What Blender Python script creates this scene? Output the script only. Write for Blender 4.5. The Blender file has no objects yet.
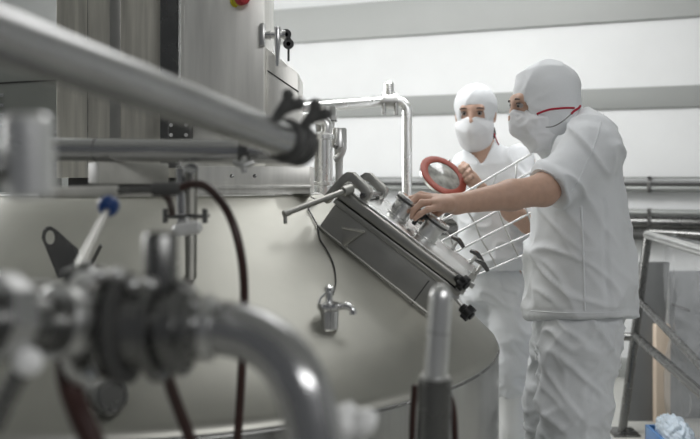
import bpy, bmesh, math, random
import numpy as np
from mathutils import Vector, Matrix, noise
from mathutils.bvhtree import BVHTree

random.seed(7)
C = bpy.context.scene.collection
PI = math.pi
CAMZ = 1.25
F = 820.0            # focal length in pixels of the 700x439 frame

# ------------------------------------------------------------------ camera, world, lights, exposure
sc = bpy.context.scene
cam_d = bpy.data.cameras.new('camera')
cam = bpy.data.objects.new('camera', cam_d)
C.objects.link(cam)
cam.location = (0, 0, CAMZ)
cam.rotation_euler = (PI/2, 0, 0)
cam_d.sensor_width = 36
cam_d.lens = F/700*36
cam_d.shift_y = -39.5/700
cam_d.clip_start = 0.05
cam_d.dof.use_dof = True
cam_d.dof.focus_distance = 2.45
cam_d.dof.aperture_fstop = 2.6
sc.camera = cam

w = bpy.data.worlds.new('world')
sc.world = w
w.use_nodes = True
bg = w.node_tree.nodes['Background']
bg.inputs[0].default_value = (0.93, 0.96, 1.0, 1)
bg.inputs[1].default_value = 0.13

def area(name, loc, target, size, sizey, power, col=(1, 1, 1)):
    d = bpy.data.lights.new(name, 'AREA')
    d.shape = 'RECTANGLE'
    d.size = size
    d.size_y = sizey
    d.energy = power
    d.color = col
    o = bpy.data.objects.new(name, d)
    C.objects.link(o)
    o.location = loc
    o.rotation_euler = (Vector(target)-Vector(loc)).to_track_quat('-Z', 'Y').to_euler()
    return o

area('ceiling_light_back', (0.1, 3.8, 2.8), (0.1, 4.8, 0.8), 2.6, 0.8, 92)
area('ceiling_light_mid', (0.25, 2.5, 2.8), (0.1, 2.4, 0.0), 1.6, 0.8, 9)
area('window_light_left', (-3.3, 4.6, 1.9), (0.6, 2.9, 1.1), 1.6, 1.3, 92)
area('ceiling_light_rear', (1.9, -1.6, 2.9), (0.0, 1.2, 1.0), 2.8, 0.9, 46)

sc.view_settings.view_transform = 'Standard'
sc.view_settings.look = 'None'
sc.view_settings.exposure = -0.12
sc.view_settings.gamma = 1.0
sc.view_settings.use_curve_mapping = False

# ------------------------------------------------------------------ helpers
def at(px, py, D):
    """the point of the place seen at that pixel at distance D in front of the camera"""
    return Vector(((px-350)/F*D, D, CAMZ-(py-180)/F*D))

def mat(name, col, rough=0.5, metal=0.0, noise_s=None, amt=0.15, bump=0.0, stretch=(1, 1, 1), sss=0.0, rvar=0.12, coat=0.0, sheen=0.0, spec=0.5):
    m = bpy.data.materials.new(name)
    m.use_nodes = True
    nt = m.node_tree
    b = nt.nodes['Principled BSDF']
    b.inputs['Base Color'].default_value = (*col, 1)
    b.inputs['Roughness'].default_value = rough
    b.inputs['Metallic'].default_value = metal
    b.inputs['Coat Weight'].default_value = coat
    b.inputs['Sheen Weight'].default_value = sheen
    b.inputs['Specular IOR Level'].default_value = spec
    if sss:
        b.inputs['Subsurface Weight'].default_value = sss
        b.inputs['Subsurface Radius'].default_value = (0.012, 0.005, 0.003)
        b.inputs['Subsurface Scale'].default_value = 1.0
    if noise_s:
        tc = nt.nodes.new('ShaderNodeTexCoord')
        mp = nt.nodes.new('ShaderNodeMapping')
        mp.inputs['Scale'].default_value = stretch
        nt.links.new(tc.outputs['Object'], mp.inputs['Vector'])
        n = nt.nodes.new('ShaderNodeTexNoise')
        n.inputs['Scale'].default_value = noise_s
        n.inputs['Detail'].default_value = 5
        nt.links.new(mp.outputs[0], n.inputs['Vector'])
        r = nt.nodes.new('ShaderNodeValToRGB')
        r.color_ramp.elements[0].position = 0.3
        r.color_ramp.elements[1].position = 0.7
        r.color_ramp.elements[0].color = (*[max(0, c*(1-amt)) for c in col], 1)
        r.color_ramp.elements[1].color = (*[min(1, c*(1+amt)) for c in col], 1)
        nt.links.new(n.outputs['Fac'], r.inputs[0])
        nt.links.new(r.outputs[0], b.inputs['Base Color'])
        mr = nt.nodes.new('ShaderNodeMapRange')
        mr.inputs['To Min'].default_value = max(0.03, rough-rvar)
        mr.inputs['To Max'].default_value = min(1, rough+rvar)
        nt.links.new(n.outputs['Fac'], mr.inputs['Value'])
        nt.links.new(mr.outputs[0], b.inputs['Roughness'])
        if bump:
            bp = nt.nodes.new('ShaderNodeBump')
            bp.inputs['Strength'].default_value = bump
            bp.inputs['Distance'].default_value = 0.01
            nt.links.new(n.outputs['Fac'], bp.inputs['Height'])
            nt.links.new(bp.outputs[0], b.inputs['Normal'])
    return m

M = {}
M['wall'] = mat('painted_wall', (0.72, 0.73, 0.73), 0.6, 0, 3, 0.03)
M['ledge'] = mat('grey_ledge', (0.30, 0.31, 0.30), 0.6, 0, 2, 0.04)
M['beam'] = mat('pale_beam', (0.40, 0.41, 0.40), 0.6, 0, 2, 0.04)
M['ceiling'] = mat('ceiling_paint', (0.74, 0.75, 0.74), 0.7, 0, 2, 0.03)
M['floor'] = mat('floor_resin', (0.50, 0.50, 0.47), 0.35, 0, 5, 0.08)
M['vat'] = mat('vat_steel', (0.45, 0.445, 0.405), 0.42, 1, 9, 0.05, 0.02, (1, 1, 1), rvar=0.05)
b_ = M['vat'].node_tree.nodes['Principled BSDF']
b_.inputs['Anisotropic'].default_value = 0.7
tn_ = M['vat'].node_tree.nodes.new('ShaderNodeTangent')
tn_.direction_type = 'RADIAL'
tn_.axis = 'Z'
M['vat'].node_tree.links.new(tn_.outputs[0], b_.inputs['Tangent'])
M['shell'] = mat('shell_steel', (0.56, 0.56, 0.54), 0.24, 1, 6, 0.07, 0.01, (9, 9, 0.4), rvar=0.06)
M['steel'] = mat('brushed_steel', (0.62, 0.62, 0.61), 0.30, 1, 14, 0.06, 0.0, rvar=0.06)
M['steel_dark'] = mat('dull_steel', (0.20, 0.20, 0.195), 0.27, 1, 14, 0.08, rvar=0.06)
M['chrome'] = mat('polished_steel', (0.80, 0.80, 0.80), 0.14, 1)
M['pipe'] = mat('pipe_steel', (0.50, 0.50, 0.50), 0.22, 1, 12, 0.05, rvar=0.05)
M['cabinet'] = mat('cabinet_steel', (0.84, 0.83, 0.79), 0.38, 0.6, 5, 0.10, 0.02, (7, 7, 0.7), rvar=0.1)
M['streaked'] = mat('streaked_sheet', (0.60, 0.58, 0.52), 0.46, 0.85, 5, 0.22, 0.02, (9, 9, 0.5), rvar=0.1)
M['bracket'] = mat('zinc_bracket', (0.46, 0.455, 0.42), 0.6, 0.0, 14, 0.22)
M['hatch'] = mat('hatch_steel', (0.42, 0.415, 0.39), 0.36, 1, 10, 0.06, 0.01, (2, 2, 2), rvar=0.06)
M['lid'] = mat('lid_steel', (0.84, 0.84, 0.83), 0.28, 1, 8, 0.05, rvar=0.06)
M['black'] = mat('black_plastic', (0.015, 0.015, 0.016), 0.4)
M['rubber'] = mat('dark_rubber', (0.06, 0.06, 0.058), 0.55)
M['hose'] = mat('brown_hose', (0.036, 0.012, 0.009), 0.35, 0, 30, 0.15)
M['blue'] = mat('blue_plastic', (0.012, 0.06, 0.24), 0.3)
M['red'] = mat('red_plastic', (0.42, 0.02, 0.03), 0.4)
M['yellow'] = mat('yellow_plastic', (0.62, 0.56, 0.03), 0.5)
M['gasket'] = mat('red_gasket', (0.30, 0.060, 0.038), 0.5, 0, 20, 0.06)
M['cloth'] = mat('white_cotton', (0.80, 0.82, 0.84), 0.85, 0, 500, 0.03, 0.04, sheen=0.1, spec=0.2)
M['mask'] = mat('white_mask', (0.84, 0.85, 0.87), 0.9, 0, 400, 0.02, spec=0.2)
M['strap'] = mat('red_elastic', (0.40, 0.012, 0.035), 0.7)
M['skin'] = mat('skin', (0.56, 0.36, 0.27), 0.5, 0, 60, 0.06, 0.03, sss=0.06)
M['brow'] = mat('dark_hair', (0.05, 0.035, 0.03), 0.7)
M['eye'] = mat('eye_white', (0.30, 0.28, 0.27), 0.3)
M['iris'] = mat('dark_iris', (0.03, 0.018, 0.012), 0.15)
M['boot'] = mat('white_rubber', (0.82, 0.83, 0.82), 0.3, 0, 6, 0.03)
M['white'] = mat('white_plastic', (0.85, 0.85, 0.84), 0.3)
M['grey_panel'] = mat('grey_panel', (0.17, 0.175, 0.175), 0.5, 0.2, 4, 0.06)
M['louvre'] = mat('grey_enclosure', (0.20, 0.21, 0.20), 0.5, 0.1, 4, 0.05)
M['wallpipe'] = mat('grey_pipe', (0.30, 0.31, 0.30), 0.4, 0.6, 4, 0.06)
M['beige'] = mat('beige_board', (0.66, 0.55, 0.44), 0.7, 0, 6, 0.06)
M['board'] = mat('pale_board', (0.26, 0.27, 0.28), 0.5, 0, 4, 0.04)
M['slot'] = mat('slot_shadow', (0.02, 0.02, 0.02), 0.8)
M['bluefilm'] = mat('blue_film', (0.10, 0.28, 0.62), 0.3, 0, 12, 0.2)
M['film'] = mat('white_film', (0.66, 0.76, 0.86), 0.25, 0, 12, 0.12)

def see_through(name, col, alpha, rough):
    m = bpy.data.materials.new(name)
    m.use_nodes = True
    b = m.node_tree.nodes['Principled BSDF']
    b.inputs['Base Color'].default_value = (*col, 1)
    b.inputs['Roughness'].default_value = rough
    b.inputs['Alpha'].default_value = alpha
    return m
M['clear'] = see_through('clear_plastic', (0.40, 0.41, 0.42), 0.34, 0.10)
def mottle(m, s_, amt):
    nt = m.node_tree
    b = nt.nodes['Principled BSDF']
    c = b.inputs['Base Color'].default_value[:3]
    tc = nt.nodes.new('ShaderNodeTexCoord')
    n = nt.nodes.new('ShaderNodeTexNoise')
    n.inputs['Scale'].default_value = s_
    n.inputs['Detail'].default_value = 4
    r_ = nt.nodes.new('ShaderNodeValToRGB')
    r_.color_ramp.elements[0].position = .35
    r_.color_ramp.elements[1].position = .68
    r_.color_ramp.elements[0].color = (*[x*(1-amt) for x in c], 1)
    r_.color_ramp.elements[1].color = (*[min(1, x*(1+amt)) for x in c], 1)
    nt.links.new(tc.outputs['Object'], n.inputs['Vector'])
    nt.links.new(n.outputs['Fac'], r_.inputs[0])
    nt.links.new(r_.outputs[0], b.inputs['Base Color'])
    return m
M['disc_glass'] = see_through('fogged_glass', (0.40, 0.41, 0.38), 0.80, 0.10)
mottle(M['disc_glass'], 22, .45)


class MB:
    """collects shapes in world coordinates; build() links them as one mesh object"""
    def __init__(s):
        s.v = []
        s.f = []

    def add_bm(s, bm):
        bm.verts.ensure_lookup_table()
        n = len(s.v)
        bm.verts.index_update()
        s.v += [v.co.copy() for v in bm.verts]
        s.f += [[v.index+n for v in f.verts] for f in bm.faces]
        bm.free()
        return s

    def box(s, o, ax, ay, az, bev=0.0, seg=2):
        """parallelepiped from corner o along three edge vectors"""
        o, ax, ay, az = Vector(o), Vector(ax), Vector(ay), Vector(az)
        bm = bmesh.new()
        cs = [o, o+ax, o+ax+ay, o+ay, o+az, o+ax+az, o+ax+ay+az, o+ay+az]
        vs = [bm.verts.new(c) for c in cs]
        for q in ((0, 3, 2, 1), (4, 5, 6, 7), (0, 1, 5, 4), (1, 2, 6, 5), (2, 3, 7, 6), (3, 0, 4, 7)):
            bm.faces.new([vs[i] for i in q])
        bmesh.ops.recalc_face_normals(bm, faces=bm.faces)
        if bev:
            bmesh.ops.bevel(bm, geom=list(bm.edges), offset=bev, segments=seg, profile=0.5, affect='EDGES')
        return s.add_bm(bm)

    def abox(s, x0, x1, y0, y1, z0, z1, bev=0.0):
        return s.box((x0, y0, z0), (x1-x0, 0, 0), (0, y1-y0, 0), (0, 0, z1-z0), bev)

    def prism(s, pts, ext, bev=0.0):
        """closed polygon swept by a vector"""
        bm = bmesh.new()
        ext = Vector(ext)
        a = [bm.verts.new(p) for p in pts]
        b = [bm.verts.new(Vector(p)+ext) for p in pts]
        n = len(pts)
        bm.faces.new(a)
        bm.faces.new(b[::-1])
        for i in range(n):
            bm.faces.new([a[i], b[i], b[(i+1) % n], a[(i+1) % n]])
        bmesh.ops.recalc_face_normals(bm, faces=bm.faces)
        if bev:
            bmesh.ops.bevel(bm, geom=list(bm.edges), offset=bev, segments=2, profile=0.5, affect='EDGES')
        return s.add_bm(bm)

    def lathe(s, o, d, prof, n=32):
        """profile of (distance along d, radius) turned about the axis o, d"""
        o, d = Vector(o), Vector(d).normalized()
        a = d.orthogonal().normalized()
        b = d.cross(a)
        base = len(s.v)
        for (t, r) in prof:
            r = max(r, 1e-5)
            for k in range(n):
                g = 2*PI*k/n
                s.v.append(o+d*t+(a*math.cos(g)+b*math.sin(g))*r)
        m = len(prof)
        for i in range(m-1):
            for k in range(n):
                k2 = (k+1) % n
                s.f.append([base+i*n+k, base+i*n+k2, base+(i+1)*n+k2, base+(i+1)*n+k])
        if prof[0][1] > 1e-4:
            s.f.append([base+k for k in range(n)][::-1])
        if prof[-1][1] > 1e-4:
            s.f.append([base+(m-1)*n+k for k in range(n)])
        return s

    def cyl(s, p0, p1, r, r1=None, n=28, bev=None):
        p0, p1 = Vector(p0), Vector(p1)
        L = (p1-p0).length
        r1 = r if r1 is None else r1
        b = min(r, r1, L/2)*0.12 if bev is None else bev
        return s.lathe(p0, p1-p0, [(0, r-b), (b, r), (L-b, r1), (L, r1-b)], n)

    def tube(s, pts, r, n=16, smooth=6, cap=True):
        """tube along a smoothed path; r a number or one radius per point"""
        pts = [Vector(p) for p in pts]
        rs = r if isinstance(r, (list, tuple)) else [r]*len(pts)
        if smooth and len(pts) > 2:
            q, qr = [], []
            for i in range(len(pts)-1):
                p0 = pts[max(i-1, 0)]; p1 = pts[i]; p2 = pts[i+1]; p3 = pts[min(i+2, len(pts)-1)]
                for k in range(smooth):
                    t = k/smooth
                    q.append(0.5*((2*p1)+(p2-p0)*t+(2*p0-5*p1+4*p2-p3)*t*t+(3*p1-p0-3*p2+p3)*t**3))
                    qr.append(rs[i]*(1-t)+rs[i+1]*t)
            q.append(pts[-1]); qr.append(rs[-1])
            pts, rs = q, qr
        base = len(s.v)
        m = len(pts)
        T = [(pts[min(i+1, m-1)]-pts[max(i-1, 0)]).normalized() for i in range(m)]
        a = T[0].orthogonal().normalized()
        for i in range(m):
            a = (a-T[i]*a.dot(T[i])).normalized()
            b = T[i].cross(a)
            for k in range(n):
                g = 2*PI*k/n
                s.v.append(pts[i]+(a*math.cos(g)+b*math.sin(g))*rs[i])
        for i in range(m-1):
            for k in range(n):
                k2 = (k+1) % n
                s.f.append([base+i*n+k, base+i*n+k2, base+(i+1)*n+k2, base+(i+1)*n+k])
        if cap:
            s.f.append([base+k for k in range(n)][::-1])
            s.f.append([base+(m-1)*n+k for k in range(n)])
        return s

    def ball(s, o, r, sc3=(1, 1, 1), n=20):
        bm = bmesh.new()
        bmesh.ops.create_uvsphere(bm, u_segments=n, v_segments=n//2+2, radius=r)
        for v in bm.verts:
            v.co = Vector((v.co.x*sc3[0], v.co.y*sc3[1], v.co.z*sc3[2]))+Vector(o)
        return s.add_bm(bm)

    def torus(s, o, d, R, r, n=40, m=12):
        o, d = Vector(o), Vector(d).normalized()
        return s.lathe(o, d, [(r*math.sin(2*PI*k/m), R+r*math.cos(2*PI*k/m)) for k in range(m+1)], n)

    def build(s, name, m, parent=None, loc=None, ang=32, smooth=True):
        L = Vector(parent['_o']) if parent is not None else Vector(loc if loc is not None else (0, 0, 0))
        me = bpy.data.meshes.new(name)
        me.from_pydata([tuple(Vector(v)-L) for v in s.v], [], s.f)
        me.validate()
        bm = bmesh.new()
        bm.from_mesh(me)
        bmesh.ops.recalc_face_normals(bm, faces=bm.faces)
        bm.to_mesh(me)
        bm.free()
        if smooth:
            me.shade_smooth()
            me.set_sharp_from_angle(angle=math.radians(ang))
        me.materials.append(m)
        o = bpy.data.objects.new(name, me)
        C.objects.link(o)
        if parent is not None:
            o.parent = parent
        else:
            o.location = L
        o['_o'] = tuple(L)
        return o


def tag(o, label, cat, group=None):
    o['label'] = label
    o['category'] = cat
    if group:
        o['group'] = group
    return o

def thing(name, label, cat, loc, group=None):
    o = bpy.data.objects.new(name, None)
    C.objects.link(o)
    o.location = loc
    o.empty_display_size = 0.05
    o['_o'] = tuple(loc)
    return tag(o, label, cat, group)

def struct(o):
    o['kind'] = 'structure'
    return o

# ------------------------------------------------------------------ the room
WD = Vector((2.33, -0.9, 0)).normalized()        # along the back wall, to the right
WN = Vector((WD.y, -WD.x, 0))                    # out of the wall, into the room
W0 = Vector((-0.15, 6.0, 0))
def wallp(a, out, z):
    return W0+WD*a+WN*out+Vector((0, 0, z))

struct(MB().abox(-5, 6, -2.5, 9, -0.1, 0).build('floor', M['floor']))
struct(MB().abox(-5, 6, -0.6, 9, 2.85, 2.95).build('ceiling', M['ceiling']))
struct(MB().box(wallp(-5.5, -0.15, 0), WD*11, WN*0.15, (0, 0, 2.85)).build('wall_back', M['wall']))
struct(MB().abox(-3.6, -3.5, -0.6, 8.2, 0, 2.85).build('wall_left', M['wall']))
struct(MB().abox(4.2, 4.3, -0.6, 5.5, 0, 2.85).build('wall_right', M['wall']))
struct(MB().box(wallp(-5.4, -0.01, 1.705), WD*10.6, WN*0.035, (0, 0, 0.135), 0.006).build('trim_1', M['ledge']))
struct(MB().box(wallp(-5.4, -0.01, 2.265), WD*10.6, WN*0.05, (0, 0, 0.255), 0.008).build('trim_2', M['beam']))
struct(MB().box(wallp(-5.4, -0.01, -0.01), WD*10.6, WN*0.10, (0, 0, 0.12), 0.008).build('baseboard_back', M['ledge']))

# pipes along the back wall
def wallpipe(name, z, r, out, m, label, a0=-5.3, a1=5.1, clips=()):
    t = thing(name, label, 'pipe', wallp(0, out, z), 'pipes along the back wall')
    MB().cyl(wallp(a0, out, z), wallp(a1, out, z), r, n=20).build('tube', m, t)
    for a in clips:
        MB().box(wallp(a-.012, -.01, z-r-.004), WD*.024, WN*(out+r+.014), (0, 0, 2*r+.008), .002).build('clip', M['steel_dark'], t)
    return t
CL = (-4.2, -2.6, -0.6, 1.05, 2.2, 3.6)
wallpipe('wall_pipe', 1.265, .006, .03, M['wallpipe'], 'thinnest pipe on the white wall, the highest of the run', clips=CL)
wallpipe('wall_pipe', 1.225, .011, .07, M['rubber'], 'thin black bar for the dark gap above the grey wall pipe', clips=CL)  # shaded gap above the grey pipe, put in as a black tube
wallpipe('wall_pipe', 1.195, .020, .07, M['wallpipe'], 'grey pipe touching the underside of the thin black bar on the wall', clips=CL)
wallpipe('wall_pipe', 1.045, .022, .09, M['wallpipe'], 'paler bar for the light top of the thick dark wall pipe', clips=CL)  # light top of the thick pipe below, put in as a paler tube
wallpipe('wall_pipe', 0.982, .040, .09, M['steel_dark'], 'thick dark steel pipe along the back wall behind the handrail', clips=CL)
wallpipe('wall_pipe', 0.905, .030, .10, M['rubber'], 'lowest dark pipe along the wall at the height of the handrail', clips=CL)

# ------------------------------------------------------------------ the vat
VC = Vector((-0.56, 2.40, 0))
RV, RT, ZR, ZT = 0.98, 0.48, 0.81, 1.21
SL = (ZT-ZR)/(RV-RT)
def cone_z(x, y):
    r = math.hypot(x-VC.x, y-VC.y)
    return ZT if r < RT else ZT-(r-RT)*SL
def cone_hit(px, py):
    """where the line of sight through a pixel meets the cone of the vat"""
    D = 1.0
    while D < 3:
        p = at(px, py, D)
        if math.hypot(p.x-VC.x, p.y-VC.y) < RV and p.z <= cone_z(p.x, p.y):
            break
        D += 0.002
    return at(px, py, D)
def cone_n(p):
    d = Vector((p.x-VC.x, p.y-VC.y, 0)).normalized()
    return (d*SL+Vector((0, 0, 1))).normalized()

vat = thing('processing_vat', 'large round stainless steel vat with a cone top filling the lower left', 'vat', (VC.x, VC.y, 0))
MB().lathe((VC.x, VC.y, 0.0), (0, 0, 1), [(0.12, RV-.05), (0.10, RV-.01), (0.14, RV), (ZR-.03, RV), (ZR-.016, RV-.002)], 128).build('shell', M['shell'], vat)
prof = [(ZR-.016, RV-.002), (ZR-.004, RV-.006), (ZR+.006, RV-.016)]
for k in range(1, 12):
    r = RV-.016+(RT+.01-RV+.016)*k/11
    prof.append((ZT-(r-RT)*SL, r))
prof += [(ZT, RT-.006)]
MB().lathe((VC.x, VC.y, 0), (0, 0, 1), prof, 160).build('cone_top', M['vat'], vat, ang=60)
MB().lathe((VC.x, VC.y, 0), (0, 0, 1), [(ZT-.012, RT-.02), (ZT+.001, RT-.004), (ZT+.003, RT-.008), (ZT+.004, 0)], 128).build('top_plate', M['lid'], vat)
MB().torus((VC.x, VC.y, ZR-.022), (0, 0, 1), RV, .0025, 128, 8).build('rim_weld', M['steel_dark'], vat)
for a in (20, 110, 200, 290):
    g = math.radians(a)
    MB().cyl((VC.x+.7*math.cos(g), VC.y+.7*math.sin(g), 0), (VC.x+.7*math.cos(g), VC.y+.7*math.sin(g), .13), .05).build('leg', M['steel'], vat)

# lifting lug and pin welded on the cone
b0 = cone_hit(58, 279)
e1 = Vector((1, .35, 0)).normalized()
def lugp(px, py):
    # point in the upright plane through b0 along e1
    d = at(px, py, 1)-Vector((0, 0, CAMZ))
    nrm = e1.cross(Vector((0, 0, 1)))
    k = (b0-Vector((0, 0, CAMZ))).dot(nrm)/d.dot(nrm)
    return Vector((0, 0, CAMZ))+d*k
outl = [(41.5, 238), (42.5, 231), (46, 227), (51, 226.5), (56, 229.5), (78, 249), (88, 300), (68, 300), (57, 276)]
hole = [(50+4.6*math.cos(g), 237.5+7*math.sin(g)) for g in [2*PI*k/20 for k in range(20)]]
bm = bmesh.new()
ov = [bm.verts.new(lugp(*p)) for p in outl]
hv = [bm.verts.new(lugp(*p)) for p in hole]
ed = [bm.edges.new((ov[i], ov[(i+1) % len(ov)])) for i in range(len(ov))]+[bm.edges.new((hv[i], hv[(i+1) % 20])) for i in range(20)]
bmesh.ops.triangle_fill(bm, use_beauty=True, use_dissolve=False, edges=ed)
r = bmesh.ops.extrude_face_region(bm, geom=list(bm.faces))
th = e1.cross(Vector((0, 0, 1)))*-.012
bmesh.ops.translate(bm, verts=[g for g in r['geom'] if isinstance(g, bmesh.types.BMVert)], vec=th)
bmesh.ops.recalc_face_normals(bm, faces=bm.faces)
MB().add_bm(bm).build('lifting_lug', M['steel_dark'], vat, ang=20)
p = cone_hit(92, 263)
MB().cyl(p-Vector((.004, 0, .008)), at(101, 245, p.y-.012), .0040).build('locating_pin', M['steel_dark'], vat)

# threaded cap low on the cone
p = cone_hit(100, 396)
dd = Vector((.75, -.62, .12)).normalized()
cap = tag(MB().lathe(p-dd*.06, dd, [(0, .026), (.075, .026), (.076, .032), (.083, .034), (.098, .034), (.103, .031), (.104, .024), (.101, .022), (.101, 0)], 36)
          .build('threaded_cap', M['steel_dark'], loc=p), 'dark round threaded cap low on the vat cone beside a brown hose', 'cap')

# sampling valve on the cone
p = cone_hit(329, 316)
sv = thing('sampling_valve', 'small polished sampling valve on the vat cone under the hatch', 'valve', p)
D = p.y-.03
MB().cyl(p-cone_n(p)*.01, at(329, 316, D), .013).build('mounting_stub', M['steel'], sv)
MB().lathe(at(329, 330, D), (0, 0, 1), [(0, .016), (.004, .020), (.042, .021), (.046, .026), (.052, .027), (.058, .026), (.060, .018), (.062, .008), (.082, .008), (.084, .011), (.092, .011), (.094, .008), (.098, 0)], 32).build('body', M['chrome'], sv)
MB().tube([at(338, 307, D), at(346, 306, D-.01), at(352, 309, D-.015), at(353, 314, D-.015)], [.008, .008, .007, .008], 14).build('spout', M['chrome'], sv)
MB().tube([at(326, 293, D-.012), at(321, 298, D-.015), at(319, 304, D-.018)], .003, 8).build('lever', M['chrome'], sv)

# ------------------------------------------------------------------ the hatch on the cone
HO = Vector((-.084, 2.07, 1.125))
ph, sl = math.radians(13), math.radians(36)
HU = Vector((math.cos(ph)*math.cos(sl), -math.sin(ph)*math.cos(sl), -math.sin(sl)))
HW = Vector((math.sin(ph), math.cos(ph), 0))
HN = Vector((math.cos(ph)*math.sin(sl), -math.sin(ph)*math.sin(sl), math.cos(sl)))
def H(s_, t_, h_):
    return HO+HU*s_+HW*t_+HN*(h_*1.09 if h_ > 0 else h_)
hatch = thing('manhole_hatch', 'sloping rectangular steel hatch box with clamped lid on the vat cone', 'hatch', H(.18, .15, 0))
HLn = .375
MB().box(H(0, 0, -.10), HU*HLn, HW*.30, HN*.186, .004).build('collar', M['hatch'], hatch)
MB().box(H(-.006, -.008, .074), HU*(HLn+.012), HW*.316, HN*.014, .003).build('flange', M['hatch'], hatch)
MB().box(H(.004, .008, .086), HU*(HLn-.008), HW*.284, HN*.008, .001).build('seal', M['rubber'], hatch)
lid = MB().box(H(-.010, -.010, .0895), HU*(HLn+.020), HW*.320, HN*.026, .006).build('lid', M['hatch'], hatch)
MB().box(H(.004, .006, .1145), HU*(HLn-.008), HW*.290, HN*.004, .001).build('lid_plate', M['lid'], lid)
MB().box(H(.30, -.0015, -.03), HU*.003, HW*.003, HN*.10).build('seam', M['rubber'], hatch)
MB().cyl(H(-.008, -.002, .010), H(HLn, -.002, .003), .0025, n=8).build('weld_bead', M['hatch'], hatch)
# small bracket with a stay on the near side
br = MB().prism([H(.055, -.001, .040), H(.098, -.001, .066), H(.102, -.001, .060), H(.085, -.001, .010), H(.078, -.001, .008), H(.074, -.001, .012)], HW*-.008, .001)
br.cyl(H(.083, -.008, .012), H(.083, .003, .012), .007, n=12)
br.cyl(H(.052, -.012, .042), H(.104, -.012, .066), .004, n=10)
br.build('stay_bracket', M['hatch'], hatch)
# two bent hinge straps
def strap(t, w_):
    o = [(-.040, .060), (-.030, .136), (-.024, .150), (-.012, .156), (.046, .150), (.056, .143), (.060, .130), (.056, .110), (.040, .112), (.040, .128), (-.002, .136), (-.010, .130), (-.014, .110), (-.020, .060)]
    MB().prism([H(s_, t, h_) for s_, h_ in o], HW*w_, .002).build('hinge_strap', M['hatch'], hatch, ang=25)
strap(.010, .040)
strap(.225, .040)
MB().cyl(H(.045, .0, .128), H(.045, .29, .128), .008).build('hinge_pin', M['steel_dark'], hatch)
# swinging stay rod that ends in a hooked eye
rd = MB()
pA, pB = H(.008, -.018, .118), at(285, 213.5, 1.93)
rd.cyl(pA, pB, .0072, n=16)
rd.cyl(pA+(pA-pB).normalized()*.016, pA-(pA-pB).normalized()*.012, .013)
rd.cyl(pB+(pB-pA).normalized()*.004, pB-(pB-pA).normalized()*.014, .0085)
rd.cyl(pB, pB+Vector((.001, 0, -.024)), .0045, n=10)
rd.build('stay_rod', M['hatch'], hatch)
# two sight-glass ports
for s_ in (.130, .222):
    o = H(s_, .150, .1165)
    pt = MB().lathe(o, HN, [(0, .034), (.006, .034), (.007, .029), (.040, .029), (.041, .035), (.047, .036), (.048, .034), (.053, .034), (.054, .036), (.061, .0355), (.062, .027), (.059, .026), (.059, .024)], 40).build('sight_port', M['lid'], lid)
    MB().lathe(o+HN*.054, HN, [(0, .025), (.004, .025), (.005, 0)], 32).build('port_glass', M['disc_glass'], lid)
    MB().lathe(o+HN*.0475, HN, [(0, .0348), (.006, .0348)], 32).build('port_gasket', M['rubber'], lid)
kn = H(.178, .126, .166)
MB().lathe(kn-HN*.040, HN, [(0, .005), (.015, .005), (0, .006), (.020, .006), (.022, .013), (.032, .016), (.040, .014), (.044, .008), (.045, 0)], 24).build('port_knob', M['black'], lid)
# swing-bolt clamps with star knobs
def starknob(o, d, r=.024):
    d = Vector(d).normalized()
    a = d.orthogonal().normalized()
    b = d.cross(a)
    k = MB()
    pts = []
    for i in range(48):
        g = 2*PI*i/48
        rr = r*(0.86+0.14*math.cos(6*g))
        pts.append(o+(a*math.cos(g)+b*math.sin(g))*rr)
    k.prism([p-d*.009 for p in pts], d*.018, .002)
    k.cyl(o+d*.008, o+d*.014, r*.45)
    k.cyl(o-d*.022, o-d*.006, r*.5, r*.6)
    return k
for (o, d, p0, kr) in ((at(463, 283, 1.96), Vector((.55, -.5, -.55)), H(HLn+.000, .0, .090), .020),
                   (at(468, 313, 1.98), Vector((.6, -.35, -.55)), H(HLn-.002, .0, .070), .022),
                   (H(HLn+.006, .210, .140), HN, H(HLn+.012, .215, .084), .013),
                   (H(HLn-.020, .312, .140), HN, H(HLn-.020, .312, .080), .013),
                   (H(HLn-.085, .312, .140), HN, H(HLn-.085, .312, .080), .013)):
    bl = MB().cyl(p0, o, .0050, n=12)
    bl.box(p0-HU*.012-HW*.006-HN*.008, HU*.024, HW*.012, HN*.016, .002)
    bo = bl.build('swing_bolt', M['steel'], hatch)
    if kr > .015:
        starknob(o, d, kr).build('star_knob', M['black'], bo)
    else:
        MB().tube([o-HU*.022, o+HN*.004, o+HU*.024-HN*.004], [.005, .0075, .005], 10).build('wing', M['steel_dark'], bo)

# cable down the cone
cpts = [at(300, 206, 2.06), at(304, 199, 2.06), at(311, 197, 2.05)]
for q in ((317, 203), (308, 209), (312, 218), (317, 228), (319, 240), (327, 253), (333, 267), (335, 283), (332, 296)):
    h = cone_hit(*q)
    cpts.append(h+cone_n(h)*.004)
tag(MB().tube(cpts[2:], .0019, 8).build('sensor_cable', M['black'], loc=cpts[-1]), 'thin black cable trailing down the vat cone to the sampling valve', 'cable')

# ------------------------------------------------------------------ what stands on top of the vat
# bridge beam
a0, a1 = at(196, 196, 2.16), at(310, 196, 2.16)
beam = thing('support_beam', 'grey steel support beam lying across the vat top under the cabinets', 'beam', (a0+a1)/2)
zt = at(0, 166, 2.16).z
MB().abox(at(196, 0, 2.16).x, at(310, 0, 2.16).x, 2.16, 2.42, ZT+.003, zt, .003).build('box_section', M['cabinet'], beam)
MB().abox(at(195, 0, 2.15).x, at(311, 0, 2.15).x, 2.145, 2.17, at(0, 188, 2.15).z, at(0, 185, 2.15).z, .001).build('ledge', M['cabinet'], beam)
for x in (232, 255):
    MB().lathe(at(x, 176, 2.165), (0, -1, 0), [(0, .006), (.006, .005), (.008, 0)], 12).build('bolt', M['steel_dark'], beam)

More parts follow.
